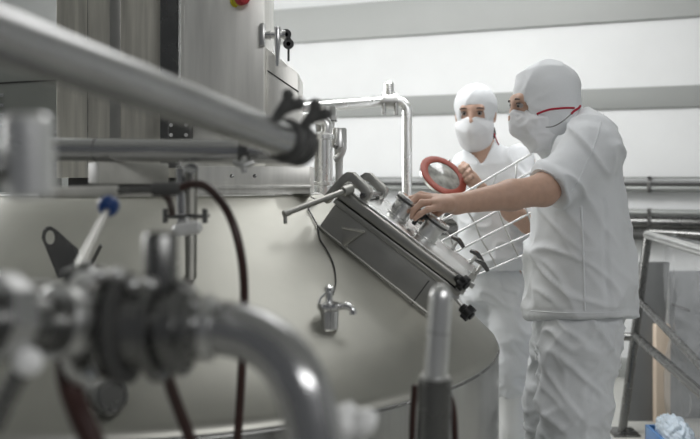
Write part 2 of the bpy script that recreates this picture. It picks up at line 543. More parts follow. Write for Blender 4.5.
# control cabinet with side box
cx0, cx1 = at(180, 0, 2.2).x, at(265, 0, 2.2).x
cab = thing('control_cabinet', 'tall brushed steel control cabinet with emergency stop and keyed door handle', 'cabinet', ((cx0+cx1)/2, 2.3, zt))
MB().abox(cx0, cx1, 2.205, 2.46, zt, 2.2, .003).build('body', M['cabinet'], cab)
MB().abox(cx0+.012, cx1-.002, 2.192, 2.206, zt+.012, 2.19, .002).build('door', M['cabinet'], cab)
bx1 = at(299, 0, 2.25).x
bp = [Vector((cx1, 2.22, zt)), Vector((bx1, 2.22, zt)), Vector((bx1, 2.22, at(0, 73, 2.22).z)), Vector((cx1, 2.22, at(0, 47, 2.22).z))]
sb = MB().prism(bp, (0, .22, 0), .003).build('side_box', M['cabinet'], cab)
s0, s1 = at(267.5, 70, 2.218), at(298.5, 91, 2.218)
MB().box(s0, s1-s0, (0, .004, 0), (0, 0, -.004)).build('lid_gap', M['slot'], sb)
# handle on the right-hand side of the cabinet
hp = at(260, 35, 2.186)
hd = MB().box(hp+Vector((0, -.014, -.030)), (.014, 0, 0), (0, .026, 0), (0, 0, .060), .003).build('handle_plate', M['steel'], cab)
MB().lathe(hp+Vector((.012, 0, 0)), (1, 0, 0), [(0, .011), (.016, .013), (.018, .0095), (.046, .0095), (.047, .013), (.056, .013), (.058, 0)], 20).build('lock_barrel', M['chrome'], hd)
MB().tube([hp+Vector((.048, -.012, .018)), hp+Vector((.048, -.013, -.02)), hp+Vector((.047, -.014, -.085))], [.0095, .0085, .0045], 12).build('lever', M['chrome'], hd)
def key(o, down):
    k = MB().lathe(o+Vector((0, .001, 0)), (0, -1, 0), [(0, .006), (0, .0145), (.003, .0145), (.003, .006), (0, .006)], 20)
    k.box(o+down*.011+Vector((-.003, -.001, -.003)), down*.032+Vector((.0, 0, .0)), (0, .002, 0), down.cross(Vector((0, 1, 0)))*.006)
    return k
key(at(286, 34.5, 2.186), Vector((-1, 0, .0))).build('key', M['steel_dark'], hd)
kk = key(at(288.5, 44, 2.186), Vector((0, 0, -1)))
kk.torus(at(288, 39, 2.186), (0, 1, .2), .007, .001, 20, 6)
kk.build('key', M['steel_dark'], hd)
# emergency stop
ep = at(237, 1, 2.19)
es = MB().lathe(ep+Vector((-.004, .004, 0)), (.55, -.8, 0), [(0, .017), (.003, .017), (.004, .013), (.022, .013)], 32).build('emergency_collar', M['yellow'], cab)
MB().lathe(ep+Vector((.006, -.010, .002)), (.55, -.8, 0), [(0, .012), (.010, .0185), (.030, .0185), (.036, .015), (.037, 0)], 28).build('emergency_button', M['red'], es)

# second cabinet, set back
rx0, rx1 = at(56, 0, 2.55).x, at(176, 0, 2.55).x
rc = thing('motor_cabinet', 'wide streaked steel cabinet behind the diagonal pipe, left of the control cabinet', 'cabinet', ((rx0+rx1)/2, 2.7, zt))
MB().abox(rx0, rx1, 2.55, 2.9, zt-.03, 2.3, .004).build('body', M['streaked'], rc)
MB().abox(rx0+.02, at(195, 0, 2.6).x, 2.60, 2.88, ZT+.003, zt-.03, .003).build('shadow_base', M['rubber'], rc)  # dark block added for the shadow behind the bracket bar; also carries the cabinet
MB().abox(at(110, 0, 2.55).x, at(121, 0, 2.55).x, 2.546, 2.551, zt, 2.29, .001).build('cover_strip', M['hatch'], rc)
MB().abox(at(87.5, 0, 2.55).x, at(88, 0, 2.55).x, 2.549, 2.551, zt, 2.29).build('panel_seam', M['steel_dark'], rc)
MB().abox(at(166, 0, 2.5).x, at(184, 0, 2.5).x, 2.42, 2.56, zt, 2.3, .002).build('corner_post', M['steel_dark'], rc)
jb = thing('junction_bracket', 'small dark bolted bracket in the gap between the two cabinets', 'bracket', at(180, 130, 2.16))
MB().box(at(168, 138, 2.14), at(190, 138, 2.14)-at(168, 138, 2.14), (0, .045, 0), (0, 0, .045), .003).build('plate', M['rubber'], jb)
for x, y in ((171, 125), (186, 125), (171, 135), (186, 135)):
    MB().cyl(at(x, y, 2.145), at(x, y, 2.13), .005, n=10).build('bolt', M['steel'], jb)

# louvred enclosure at the far left
lx0, lx1 = at(-60, 0, 3.3).x, at(62, 0, 3.3).x
le = thing('louvred_enclosure', 'grey louvred enclosure at the far left behind the blurred steel stub', 'enclosure', ((lx0+lx1)/2, 3.5, 0))
MB().abox(lx0, lx1, 3.3, 3.8, 0, at(0, 55, 3.3).z, .004).build('body', M['louvre'], le)
MB().box(at(-60, 86, 3.297), at(58, 79, 3.297)-at(-60, 86, 3.297), (0, .01, 0), (0, 0, -.006)).build('door_gap', M['slot'], le)
for y in (96, 106, 116, 126):
    MB().box(at(-40, y, 3.298), at(4, y, 3.298)-at(-40, y, 3.298), (0, -.012, -.006), (0, 0, .010), .002).build('louvre_slat', M['board'], le)
for y in (133, 139, 164, 169):
    MB().box(at(54, y, 3.298), at(66, y, 3.298)-at(54, y, 3.298), (0, -.012, -.006), (0, 0, .008), .002).build('louvre_slat', M['board'], le)

# ------------------------------------------------------------------ filter housings and transfer pipe behind the hatch
def on_cone(px, D):
    x = (px-350)/F*D
    return Vector((x, D, cone_z(x, D)))
f1 = thing('filter_housing', 'tall slim steel filter housing with domed elbow behind the hatch', 'filter', on_cone(323, 2.62))
o = on_cone(323, 2.62)-Vector((0, 0, .02))
z = lambda y: at(0, y, 2.62).z-o.z
MB().lathe(o, (0, 0, 1), [(0, .022), (z(186), .022), (z(185), .036), (z(182), .036), (z(181), .028), (z(140), .028), (z(139), .036), (z(135), .036), (z(134), .030), (z(132), .022), (z(131), 0)], 32).build('body', M['lid'], f1)
MB().tube([at(326, 134, 2.62), at(327, 126, 2.62), at(323, 120, 2.62), at(312, 118, 2.62), at(296, 119, 2.62)], .018, 16).build('elbow', M['lid'], f1)
f2 = thing('filter_canister', 'larger capped steel housing standing behind the slim filter housing', 'filter', on_cone(325, 2.78))
o = on_cone(325, 2.78)-Vector((0, 0, .02))
z2 = lambda y: at(0, y, 2.78).z-o.z
MB().lathe(o, (0, 0, 1), [(0, .026), (z2(150), .026), (z2(122), .034), (z2(121), .039), (z2(109), .039), (z2(107), .036), (z2(106), 0)], 32).build('body', M['steel'], f2)
MB().torus(o+Vector((0, 0, z2(121))), (0, 0, 1), .039, .003).build('clamp_band', M['steel_dark'], f2)
f3 = thing('vent_valve', 'short steel vent valve with a bent tail tube right of the filter housings', 'valve', on_cone(339, 2.7))
o = on_cone(339, 2.7)
z3 = lambda y: at(0, y, 2.7).z-o.z
MB().lathe(o-Vector((0, 0, .02)), (0, 0, 1), [(0, .012), (z3(165), .012), (z3(142), .016), (z3(141), .026), (z3(124), .026), (z3(122), .023), (z3(121.5), 0)], 28).build('body', M['steel'], f3)
MB().tube([at(342, 140, 2.69), at(343, 148, 2.69), at(340, 156, 2.69), at(334, 160, 2.69)], .012, 14).build('tail_tube', M['steel'], f3)
MB().ball(at(336, 146, 2.66), .009).build('bleed_screw', M['steel_dark'], f3)

tp = thing('transfer_pipe', 'slim steel pipe bending down past the wall behind the hatch', 'pipe', at(407, 381, 5.1*.0+3.55))
tp['_o'] = tuple(tp.location)
MB().cyl(at(296, 108.5, 3.3), at(383, 101, 3.55), .0225).build('tube', M['lid'], tp)
ev = at(407, 112, 3.55)
MB().tube([at(396, 101, 3.55), at(401, 102, 3.55), at(405.5, 106, 3.55), at(407, 112, 3.55), at(407, 130, 3.55), at(407, 200, 3.55), Vector((ev.x, 3.55, 0.0))], .0225, 18).build('bend', M['lid'], tp)
tv = thing('butterfly_valve', 'small clamped butterfly valve with an upright handle on the transfer pipe', 'valve', at(390, 101, 3.55))
for x in (383.5, 395.5):
    c = at(x, 101.3, 3.55)
    MB().cyl(c-Vector((.006, 0, 0)), c+Vector((.008, 0, 0)), .040).build('clamp', M['steel'], tv)
    MB().tube([c+Vector((0, -.035, -.01)), c+Vector((0, -.04, -.062))], .009, 10).build('clamp_screw', M['steel_dark'], tv)
MB().cyl(at(384, 101.3, 3.55), at(395, 101.3, 3.55), .034).build('body', M['steel'], tv)
MB().lathe(at(389.5, 98, 3.55), (-.05, 0, 1), [(0, .014), (.014, .014), (.016, .022), (.062, .022), (.070, .014), (.072, 0)], 20).build('handle', M['lid'], tv)

# ------------------------------------------------------------------ foreground pipework
# diagonal pipe
pa, pb = at(-90, 2, .58), at(287, 141, 1.15)
ax = (pb-pa).normalized()
dp = thing('process_pipe', 'thick blurred steel pipe running diagonally across the upper left', 'pipe', (pa+pb)/2)
MB().cyl(pa, pb, .0235, n=40, bev=.001).build('tube', M['pipe'], dp)
for k, (q, rr) in enumerate(((pb, .031), (pb+ax*.034, .031))):
    c = MB().lathe(q-ax*.011, ax, [(0, rr-.005), (.004, rr), (.018, rr), (.022, rr-.005)], 36).build('pipe_clamp', M['rubber'], dp)
    ox, oy, od = (0, 0, 1.12) if k == 0 else (27, 10, 1.15)
    w_ = lambda x, y: at(x+ox, y+oy, od)
    wn = MB().tube([w_(276, 126), w_(277, 117), w_(284, 108)], [.0065, .0078, .0090], 12)
    wn.tube([w_(283, 109), w_(287, 101), w_(288, 95)], [.0090, .0080, .0090], 12)
    wn.tube([w_(283, 109), w_(292, 106), w_(299, 104)], [.0090, .0080, .0090], 12)
    for e_ in ((288, 95), (299, 104)):
        wn.ball(w_(*e_), .0092, n=12)
    wn.build('wing_nut', M['rubber'], c)
MB().cyl(pb+ax*.008, pb+ax*.026, .025).build('ferrule', M['steel'], dp)

# horizontal pipe
h0, h1 = at(30, 149, 1.55), at(296, 152, 1.50)
hx = (h1-h0).normalized()
hp_ = thing('product_pipe', 'level steel pipe crossing in front of the cabinets under the diagonal pipe', 'pipe', (h0+h1)/2)
MB().cyl(h0, h1, .0215, n=36).build('tube', M['pipe'], hp_)
MB().cyl(at(95, 149.7, 1.538), at(97.5, 149.7, 1.538), .0222).build('weld_ring', M['steel_dark'], hp_)
c = at(246, 151.4, 1.51)
cl = MB().cyl(c-hx*.010, c+hx*.010, .029).build('pipe_clamp', M['steel_dark'], hp_)
wn = MB().tube([c+Vector((0, -.024, -.012)), c+Vector((.0, -.034, -.026)), c+Vector((.002, -.036, -.040))], [.006, .007, .005], 12)
wn.tube([c+Vector((-.018, -.034, -.020)), c+Vector((0, -.036, -.026)), c+Vector((.018, -.034, -.020))], [.005, .007, .005], 12)
wn.build('wing_nut', M['steel'], cl)
hook = MB().tube([c+hx*.014+Vector((0, -.02, .016)), c+hx*.030+Vector((0, -.03, .008)), c+hx*.045+Vector((0, -.03, -.004)), c+hx*.070+Vector((0, -.02, -.012))], .005, 10)
hook.build('clip', M['steel'], hp_)

# zinc bracket bar under it
q0 = at(98, 184, 1.50)
bl_ = (at(169, 184, 1.62)-q0)
bk = MB().box(q0, bl_, Vector((-.05, .10, 0)), (0, 0, .041), .003)
tag(bk.build('bracket_bar', M['bracket'], loc=q0), 'pale mottled square bar tucked under the level pipe', 'bracket')

# second level tube, sleeve and hose
D = 1.33
hs = thing('hose_line', 'long brown hose with dark sleeve arching down over the vat cone', 'hose', at(180, 189, D))
MB().cyl(at(40, 193, D), at(118, 191, D), .0095).build('end_tube', M['bracket'], hs)
MB().cyl(at(116, 191, D), at(156, 189.5, D), .0055).build('rod', M['steel_dark'], hs)
MB().lathe(at(152, 189.5, D), at(182, 188.5, D)-at(152, 189.5, D), [(0, .008), (.003, .0112), (.040, .0112), (.046, .009), (.049, .007)], 24).build('sleeve', M['rubber'], hs)
MB().tube([at(178, 189, D), at(192, 184, D-.01), at(208, 188, D-.03), at(226, 209, D-.05), at(238, 240, D-.06), at(244, 282, D-.06), at(243, 330, D-.06), at(241, 385, D-.05), at(237, 450, D-.04), at(236, 500, D-.03)], .0068, 14).build('hose', M['hose'], hs)
tag(MB().tube([at(161, 192, 1.34), at(168, 198, 1.36), at(171, 206, 1.40), at(172, 213, 1.42)], .006, 12).build('hose_stub', M['hose'], loc=at(168, 200, 1.36)), 'short dark red hose stub beside the clamp of the upright tube', 'hose')

# upright dip tube through the cone
D = 1.50
db = cone_hit(191, 276)
dt = thing('dip_tube', 'upright steel tube with a clamp flange entering the vat cone', 'pipe', db)
top = at(191, 168, D)
lowp = db-(top-db).normalized()*.03
MB().cyl(top, lowp, .0125).build('tube', M['pipe'], dt)
MB().cyl(at(180, 168, D+.03), at(182, 226, D+.03), .009).build('side_tube', M['pipe'], dt)
c = at(187, 216, D)
MB().box(c+Vector((-.040, -.022, -.004)), (.078, 0, 0), (0, .05, 0), (0, 0, .007), .002).build('clamp_flange', M['steel_dark'], dt)
for sx in (-.036, .036):
    MB().cyl(c+Vector((sx, -.018, -.012)), c+Vector((sx, -.018, .014)), .005, n=10).build('bolt', M['steel_dark'], dt)
g = MB().lathe(at(172, 231, D-.09), at(204, 226, D-.09)-at(172, 231, D-.09), [(0, 0), (.002, .006), (.008, .0115), (.046, .0115), (.052, .006), (.054, 0)], 24)
g.cyl(at(188, 228.5, D-.09), at(187, 217, D-.005), .004)
g.build('handle_grip', M['white'], dt)

# blurred stub at the far left
st = thing('pipe_stub', 'very blurred bright upright steel stub at the left edge', 'pipe', at(30, 200, .62))
MB().lathe(at(31, 199, .62), at(27, 115, .62)-at(31, 199, .62), [(0, .015), (.003, .0185), (.060, .0185), (.0635, .015), (.064, 0)], 32).build('stub', M['lid'], st)
MB().cyl(at(25, 165, .63), at(-60, 172, .60), .012).build('branch', M['steel_dark'], st)

# small level pipe in front of the cone
pp = MB().cyl(at(-40, 282, 1.3), at(70, 288, 1.22), .0125)
tag(pp.build('drain_pipe', M['bracket'], loc=at(30, 285, 1.25)), 'slim pale pipe entering at the left edge below the lifting lug', 'pipe')

# the big butterfly valve
D = .80
vl = thing('lever_valve', 'dark blurred pipe valve with a blue ball lever, lower left', 'valve', at(130, 328, D))
def vx(x, y=328, d=D):
    return at(x, y, d)
MB().cyl(vx(104), vx(196), .040).build('body', M['steel_dark'], vl)
for xx, rr, m in ((88, .056, 'steel'), (113, .050, 'steel_dark'), (126, .054, 'rubber'), (160, .052, 'steel_dark'), (182, .046, 'steel_dark')):
    c = vx(xx)
    MB().lathe(c-Vector((.006, 0, 0)), (1, -.12, .05), [(0, rr-.006), (.003, rr), (.010, rr), (.013, rr-.006)], 40).build('flange', M[m], vl)
MB().lathe(vx(161, 300), vx(161, 232)-vx(161, 300), [(0, .020), (.010, .020), (.012, .0165), (.062, .0165), (.066, .014), (.0665, 0)], 28).build('bonnet', M['steel_dark'], vl)
for xx in (100, 118, 133, 150):
    MB().ball(vx(xx, 275 if xx < 130 else 285, D-.02), .008, n=14).build('bolt', M['steel'], vl)
lb = vx(76, 276, .98)
ls = MB().tube([vx(95, 300, .84), vx(82, 285, .92), lb, at(108, 208, 1.16)], [.011, .009, .0058, .0042], 14, smooth=4)
lv = ls.build('lever', M['hatch'], vl)
MB().ball(at(108.5, 206, 1.165), .0155, n=28).build('lever_ball', M['blue'], lv)
MB().cyl(vx(66, 279, .97), vx(92, 268, .97), .011).build('lever_boss', M['steel_dark'], vl)

# inlet union on the left of the valve
un = thing('inlet_union', 'blurred bright pipe union running off the left edge into the lever valve', 'pipe', at(20, 320, .70))
MB().cyl(at(-70, 322, .66), at(84, 326, .79), .026).build('tube', M['steel_dark'], un)
MB().cyl(at(-12, 318, .68), at(14, 318, .70), .038, n=8).build('union_nut', M['pipe'], un)
MB().cyl(at(52, 322, .75), at(72, 323, .77), .034).build('collar', M['steel'], un)
wn = MB().tube([at(20, 340, .72), at(26, 358, .70), at(30, 368, .70)], [.008, .010, .011], 12)
wn.tube([at(34, 350, .70), at(20, 372, .70), at(6, 400, .70), at(-6, 430, .70)], [.008, .009, .008, .007], 12)
wn.build('wing_screw', M['steel_dark'], un)
MB().ball(at(28, 362, .68), .012, (1.1, .8, 1)).build('screw_head', M['white'], un)

# elbow from the valve
el = thing('pipe_elbow', 'big blurred steel elbow curving down from the lever valve', 'pipe', at(250, 360, .76))
MB().tube([vx(180), vx(205, 327), vx(235, 330, .79), vx(262, 340, .78), vx(284, 358, .77), vx(299, 382, .76), vx(309, 412, .755), vx(315, 445, .75), vx(318, 500, .74), vx(320, 560, .74)], .0262, 32).build('bend', M['pipe'], el)
c = vx(202)
MB().cyl(c, vx(214), .032).build('ferrule', M['steel'], el)

# wing screw low in the middle
ws = thing('wing_screw', 'blurred white wing screw standing at the bottom edge beside the elbow', 'screw', at(352, 470, .72))
MB().cyl(at(318, 450, .75), at(356, 452, .84), .016).build('clamp_block', M['steel'], ws)
MB().cyl(at(354, 460, .84), at(352, 424, .84), .009).build('shank', M['white'], ws)
MB().tube([at(351, 428, .84), at(345, 414, .84), at(342, 406, .84)], [.011, .0145, .012], 14).build('wing', M['white'], ws)
MB().tube([at(354, 430, .84), at(365, 422, .83), at(374, 424, .83)], [.011, .0145, .011], 14).build('wing', M['white'], ws)
MB().tube([at(352, 432, .84), at(344, 424, .83), at(338, 423, .83)], [.010, .0135, .011], 14).build('wing', M['white'], ws)

# hanging hoses
tag(MB().tube([at(73, 312, .86), at(68, 345, .80), at(69, 380, .78), at(79, 412, .78), at(94, 445, .78), at(118, 500, .78)], .0115, 16).build('brown_hose', M['hose'], loc=at(76, 385, .78)), 'thick brown hose hanging under the left end of the lever valve', 'hose')
tag(MB().tube([at(160, 350, .95), at(170, 385, .98), at(181, 415, 1.0), at(192, 445, 1.0), at(205, 500, 1.0)], .0075, 14).build('brown_hose', M['hose'], loc=at(181, 415, 1)), 'thinner brown hose slanting down below the lever valve body', 'hose')
tag(MB().tube([at(415, 385, 1.36), at(413, 410, 1.36), at(412, 440, 1.36), at(411, 500, 1.36)], .0055, 12).build('brown_hose', M['hose'], loc=at(413, 410, 1.36)), 'thin dark red hose just left of the upright rounded handle', 'hose')
tag(MB().tube([at(447, 388, 1.36), at(453, 408, 1.36), at(455, 440, 1.36), at(455, 500, 1.36)], .0055, 12).build('brown_hose', M['hose'], loc=at(453, 410, 1.36)), 'thin brown hose just right of the upright rounded handle', 'hose')

# upright handle
D = 1.22
ha = thing('upright_handle', 'bright rounded steel handle standing upright in front of the hatch', 'handle', at(431, 560, D))
t0, t1, t2 = at(441.5, 284, D), at(435, 378, D), at(429, 620, D)
axh = (t0-t1).normalized()
L = (t0-t1).length
MB().lathe(t1-axh*.02, axh, [(0, .0185), (L-.004, .0172), (L+.006, .0162), (L+.014, .0125), (L+.019, .007), (L+.020, 0)], 32).build('grip', M['lid'], ha)
MB().cyl(t1-axh*.003, t1+axh*.004, .0225).build('collar', M['steel'], ha)
MB().cyl(t1, t2, .0255, n=32).build('sleeve', M['steel_dark'], ha)
MB().cyl(at(438, 333, D), at(438.3, 331, D), .0182).build('ring_mark', M['steel'], ha)

# ------------------------------------------------------------------ handrail, bin and plastic at the right
RD = 4.05
r0 = at(648, 235, RD)
rb = at(622, 433, RD)
hr = thing('handrail', 'grey tubular handrail with a leaning post at the right', 'handrail', rb)
MB().cyl(r0, rb, .021).build('post', M['steel_dark'], hr)
MB().box(rb+Vector((-.06, -.07, -.002)), (.13, 0, 0), (0, .14, 0), (0, 0, .012), .002).build('foot_plate', M['steel_dark'], hr)
MB().ball(r0, .023).build('corner_joint', M['steel'], hr)
MB().cyl(r0, at(725, 258, 2.85), .021).build('rail', M['steel'], hr)
MB().cyl(at(650, 232, RD+.02), at(740, 238, 3.75), .018).build('rail', M['steel_dark'], hr)
MB().cyl(at(637.5, 299, RD), at(725, 391, 2.85), .016).build('rail', M['steel_dark'], hr)
MB().cyl(at(634, 335, RD), at(725, 414, 2.85), .020).build('rail', M['steel_dark'], hr)
MB().cyl(at(634, 337, RD), at(470, 331, 4.55), .020).build('rail', M['steel_dark'], hr)
p2 = at(725, 258, 2.85)
MB().cyl(p2, Vector((p2.x, p2.y, 0)), .021).build('post', M['steel_dark'], hr)

gp = MB().box(at(628, 459, 4.25), at(658, 459, 4.25)-at(628, 459, 4.25), (.002, .03, 0), at(640, 262, 4.25)-at(628, 459, 4.25), .005)
for i in range(len(gp.v)):
    gp.v[i].z = max(gp.v[i].z, 0.0)
tag(gp.build('grey_panel', M['grey_panel'], loc=at(640, 429, 4.25)), 'grey leaning panel behind the leaning handrail post', 'panel')
q = at(664, 400, 4.1)
tag(MB().box((at(656, 330, 4.2).x, 4.2, 0), (.075, 0, 0), (0, .05, 0), (0, 0, at(0, 325, 4.2).z), .003).build('beige_board', M['beige'], loc=(q.x, 4.2, 0)), 'narrow beige board standing behind the clear plastic sheet', 'board')
wb = thing('pale_board', 'pale grey upright board with a dark mark behind the clear plastic', 'board', (at(690, 0, 4.3).x, 4.3, 0))
MB().abox(at(667, 0, 4.3).x, at(760, 0, 4.3).x, 4.3, 4.33, 0, at(0, 271, 4.3).z, .003).build('sheet', M['board'], wb)
MB().abox(at(665, 0, 4.29).x, at(669, 0, 4.29).x, 4.285, 4.335, 0, at(0, 270, 4.29).z, .003).build('edge_strip', M['white'], wb)
MB().box(at(672, 303, 4.297), at(690, 309, 4.297)-at(672, 303, 4.297), (0, .005, 0), (0, 0, -.016), .002).build('dark_mark', M['rubber'], wb)

# clear plastic sheet hung over the rail
cs = MB()
n1, n2 = 40, 50
for j in range(n2+1):
    for i in range(n1+1):
        u, v_ = i/n1, j/n2
        wob = .035*noise.noise(Vector((u*6, v_*3, 0)))+.02*noise.noise(Vector((u*15, v_*9, 4)))
        cs.v.append(Vector((1.545-.06*u+wob, 4.03-u*1.0, .985-v_*.97)))
for j in range(n2):
    for i in range(n1):
        a = j*(n1+1)+i
        cs.f.append([a, a+1, a+n1+2, a+n1+1])
tag(cs.build('plastic_sheet', M['clear'], loc=at(690, 440, 3.6), ang=80), 'crumpled clear plastic sheet hanging inside the handrail', 'sheet')
# blue crate with crumpled film
ct = thing('blue_crate', 'blue crate with crumpled pale film at the bottom right corner', 'crate', (1.22, 3.08, 0))
x0, x1, y0, y1 = 1.165, 1.278, 2.92, 3.24
zc = .285
cr = MB().abox(x0, x1, y0, y0+.012, 0, zc, .003)
cr.abox(x0, x1, y1-.012, y1, 0, zc, .003).abox(x0, x0+.012, y0, y1, 0, zc, .003).abox(x1-.012, x1, y0, y1, 0, zc, .003).abox(x0, x1, y0, y1, 0, .02, .002)
cr.build('crate_body', M['bluefilm'], ct)
bm = bmesh.new()
bmesh.ops.create_icosphere(bm, subdivisions=5, radius=1)
for v in bm.verts:
    k = 1+.22*abs(noise.noise(v.co*3.1))+.14*abs(noise.noise(v.co*7.3))-.1
    v.co = Vector((v.co.x*.052*k+(x0+x1)/2, v.co.y*.14*k+(y0+y1)/2, v.co.z*.065*k+zc+.01))
MB().add_bm(bm).build('crumpled_film', M['film'], ct, ang=70)

# ------------------------------------------------------------------ blended solids for figures
def smin(a, b, k):
    h = np.maximum(k-np.abs(a-b), 0)/k
    return np.minimum(a, b)-h*h*k*.25

class Solid:
    """a soft union of limbs and masses, turned into one continuous surface"""
    def __init__(s):
        s.p = []
        s.cuts = []

    def limb(s, a, b, ra, rb, k=.02):
        s.p.append(('c', np.array(a, float), np.array(b, float), ra, rb, k)); return s

    def chain(s, pts, rs, k=.01):
        for i in range(len(pts)-1):
            s.limb(pts[i], pts[i+1], rs[i], rs[i+1], k)
        return s

    def mass(s, o, rad, R=None, k=.02):
        s.p.append(('e', np.array(o, float), np.array(rad, float), np.array(R if R is not None else np.eye(3), float), k)); return s

    def loft(s, rows, k=.02):
        """rows of (z, x centre, y centre, half x, half y)"""
        s.p.append(('l', np.array(sorted(rows), float), k)); return s

    def cut(s, fn):
        s.cuts.append(fn); return s

    def mesh(s, xs, ys, zs):
        nx, ny, nz = len(xs), len(ys), len(zs)
        V = np.full((nx, ny, nz), 1.0, np.float32)
        for p in s.p:
            if p[0] == 'c':
                _, a, b, ra, rb, k = p
                lo = np.minimum(a-ra, b-rb); hi = np.maximum(a+ra, b+rb)
            elif p[0] == 'e':
                _, o, rad, R, k = p
                e = np.sqrt(((R*rad[None, :])**2).sum(1))
                lo, hi = o-e, o+e
            else:
                _, rows, k = p
                lo = np.array([(rows[:, 1]-rows[:, 3]).min(), (rows[:, 2]-rows[:, 4]).min(), rows[0, 0]])
                hi = np.array([(rows[:, 1]+rows[:, 3]).max(), (rows[:, 2]+rows[:, 4]).max(), rows[-1, 0]])
            pad = k+.03
            i0, i1 = np.searchsorted(xs, lo[0]-pad), np.searchsorted(xs, hi[0]+pad)
            j0, j1 = np.searchsorted(ys, lo[1]-pad), np.searchsorted(ys, hi[1]+pad)
            k0, k1 = np.searchsorted(zs, lo[2]-pad), np.searchsorted(zs, hi[2]+pad)
            if i1 <= i0 or j1 <= j0 or k1 <= k0:
                continue
            X, Y, Z = np.meshgrid(xs[i0:i1], ys[j0:j1], zs[k0:k1], indexing='ij')
            if p[0] == 'c':
                ab = b-a
                L2 = max((ab*ab).sum(), 1e-9)
                t = np.clip(((X-a[0])*ab[0]+(Y-a[1])*ab[1]+(Z-a[2])*ab[2])/L2, 0, 1)
                d = np.sqrt((X-a[0]-t*ab[0])**2+(Y-a[1]-t*ab[1])**2+(Z-a[2]-t*ab[2])**2)-(ra+(rb-ra)*t)
            elif p[0] == 'e':
                q = np.stack([X-o[0], Y-o[1], Z-o[2]], -1)@R
                q1 = np.sqrt(((q/rad)**2).sum(-1))
                q2 = np.sqrt(((q/rad**2)**2).sum(-1))
                d = q1*(q1-1)/np.maximum(q2, 1e-6)
            else:
                f = lambda c: np.interp(Z, rows[:, 0], rows[:, c])
                hx_, hy_ = f(3), f(4)
                q1 = np.sqrt(((X-f(1))/hx_)**2+((Y-f(2))/hy_)**2)
                d = (q1-1)*np.minimum(hx_, hy_)
                d = np.maximum(d, np.maximum(rows[0, 0]-Z, Z-rows[-1, 0]))
            blk = V[i0:i1, j0:j1, k0:k1]
            V[i0:i1, j0:j1, k0:k1] = smin(blk, d.astype(np.float32), k)
        if s.cuts:
            X, Y, Z = np.meshgrid(xs, ys, zs, indexing='ij')
            for fn in s.cuts:
                V = np.maximum(V, fn(X, Y, Z).astype(np.float32))
        V[0] = 1; V[-1] = 1; V[:, 0] = 1; V[:, -1] = 1; V[:, :, 0] = 1; V[:, :, -1] = 1
        # surface nets
        S = V < 0
        cs_ = [S[a:nx-1+a, b:ny-1+b, c:nz-1+c] for a in (0, 1) for b in (0, 1) for c in (0, 1)]
        cnt = sum(q.astype(np.int8) for q in cs_)
        act = (cnt > 0) & (cnt < 8)
        idx = -np.ones(act.shape, np.int64)
        I, J, K = np.nonzero(act)
        idx[I, J, K] = np.arange(len(I))
        acc = np.zeros((len(I), 3)); num = np.zeros(len(I))
        G = [xs, ys, zs]
        co = [(a, b, c) for a in (0, 1) for b in (0, 1) for c in (0, 1)]
        for A in co:
            for axn in range(3):
                if A[axn]:
                    continue
                B = list(A); B[axn] = 1
                va = V[I+A[0], J+A[1], K+A[2]]; vb = V[I+B[0], J+B[1], K+B[2]]
                m = (va < 0) != (vb < 0)
                t = np.where(m, va/np.where(m, va-vb, 1), 0)
                pa_ = np.stack([xs[I+A[0]], ys[J+A[1]], zs[K+A[2]]], 1)
                pb_ = np.stack([xs[I+B[0]], ys[J+B[1]], zs[K+B[2]]], 1)
                acc += np.where(m[:, None], pa_+(pb_-pa_)*t[:, None], 0)
                num += m
        P = acc/num[:, None]
        faces = []
        for axn in range(3):
            u, v_ = (axn+1) % 3, (axn+2) % 3
            sl0 = [slice(None)]*3; sl1 = [slice(None)]*3
            sl0[axn] = slice(0, -1); sl1[axn] = slice(1, None)
            ch = S[tuple(sl0)] != S[tuple(sl1)]
            E_ = np.argwhere(ch)
            ok = (E_[:, u] > 0) & (E_[:, v_] > 0) & (E_[:, u] < V.shape[u]-1) & (E_[:, v_] < V.shape[v_]-1)
            E_ = E_[ok]
            ins = S[tuple(E_.T)]
            q = []
            for du, dv in ((-1, -1), (0, -1), (0, 0), (-1, 0)):
                c = E_.copy(); c[:, u] += du; c[:, v_] += dv
                q.append(idx[tuple(c.T)])
            q = np.stack(q, 1)
            q[~ins] = q[~ins][:, ::-1]
            faces.append(q)
        return P, np.concatenate(faces)

def span(lo, hi, step, fine=()):
    """grid lines, denser inside the fine (lo, hi, step) ranges"""
    out = [lo]
    while out[-1] < hi:
        s_ = step
        for a, b, f in fine:
            if a-step <= out[-1] <= b:
                s_ = f
        out.append(out[-1]+s_)
    return np.array(out)

def solid_obj(sd, xs, ys, zs, name, m, parent=None, loc=None, wr=None, relax=2):
    P, Fq = sd.mesh(xs, ys, zs)
    # relax the surface a little
    e = np.concatenate([Fq[:, [0, 1]], Fq[:, [1, 2]], Fq[:, [2, 3]], Fq[:, [3, 0]]])
    for _ in range(relax):
        s_ = np.zeros_like(P); c = np.zeros(len(P))
        np.add.at(s_, e[:, 0], P[e[:, 1]]); np.add.at(c, e[:, 0], 1)
        np.add.at(s_, e[:, 1], P[e[:, 0]]); np.add.at(c, e[:, 1], 1)
        P = P*.5+.5*s_/c[:, None]
    L = np.array(parent['_o'] if parent is not None else loc)
    me = bpy.data.meshes.new(name)
    me.from_pydata((P-L).tolist(), [], Fq.tolist())
    me.validate()
    bm = bmesh.new(); bm.from_mesh(me)
    bmesh.ops.recalc_face_normals(bm, faces=bm.faces)
    if wr:
        bm.normal_update()
        off = [wr(v.co+Vector(L), v.normal) for v in bm.verts]
        for v, o_ in zip(bm.verts, off):
            v.co += v.normal*o_
    bm.to_mesh(me); bm.free()
    me.shade_smooth()
    me.materials.append(m)
    o = bpy.data.objects.new(name, me)
    C.objects.link(o)
    if parent is not None:
        o.parent = parent
    else:
        o.location = tuple(L)
    o['_o'] = tuple(L)
    return o

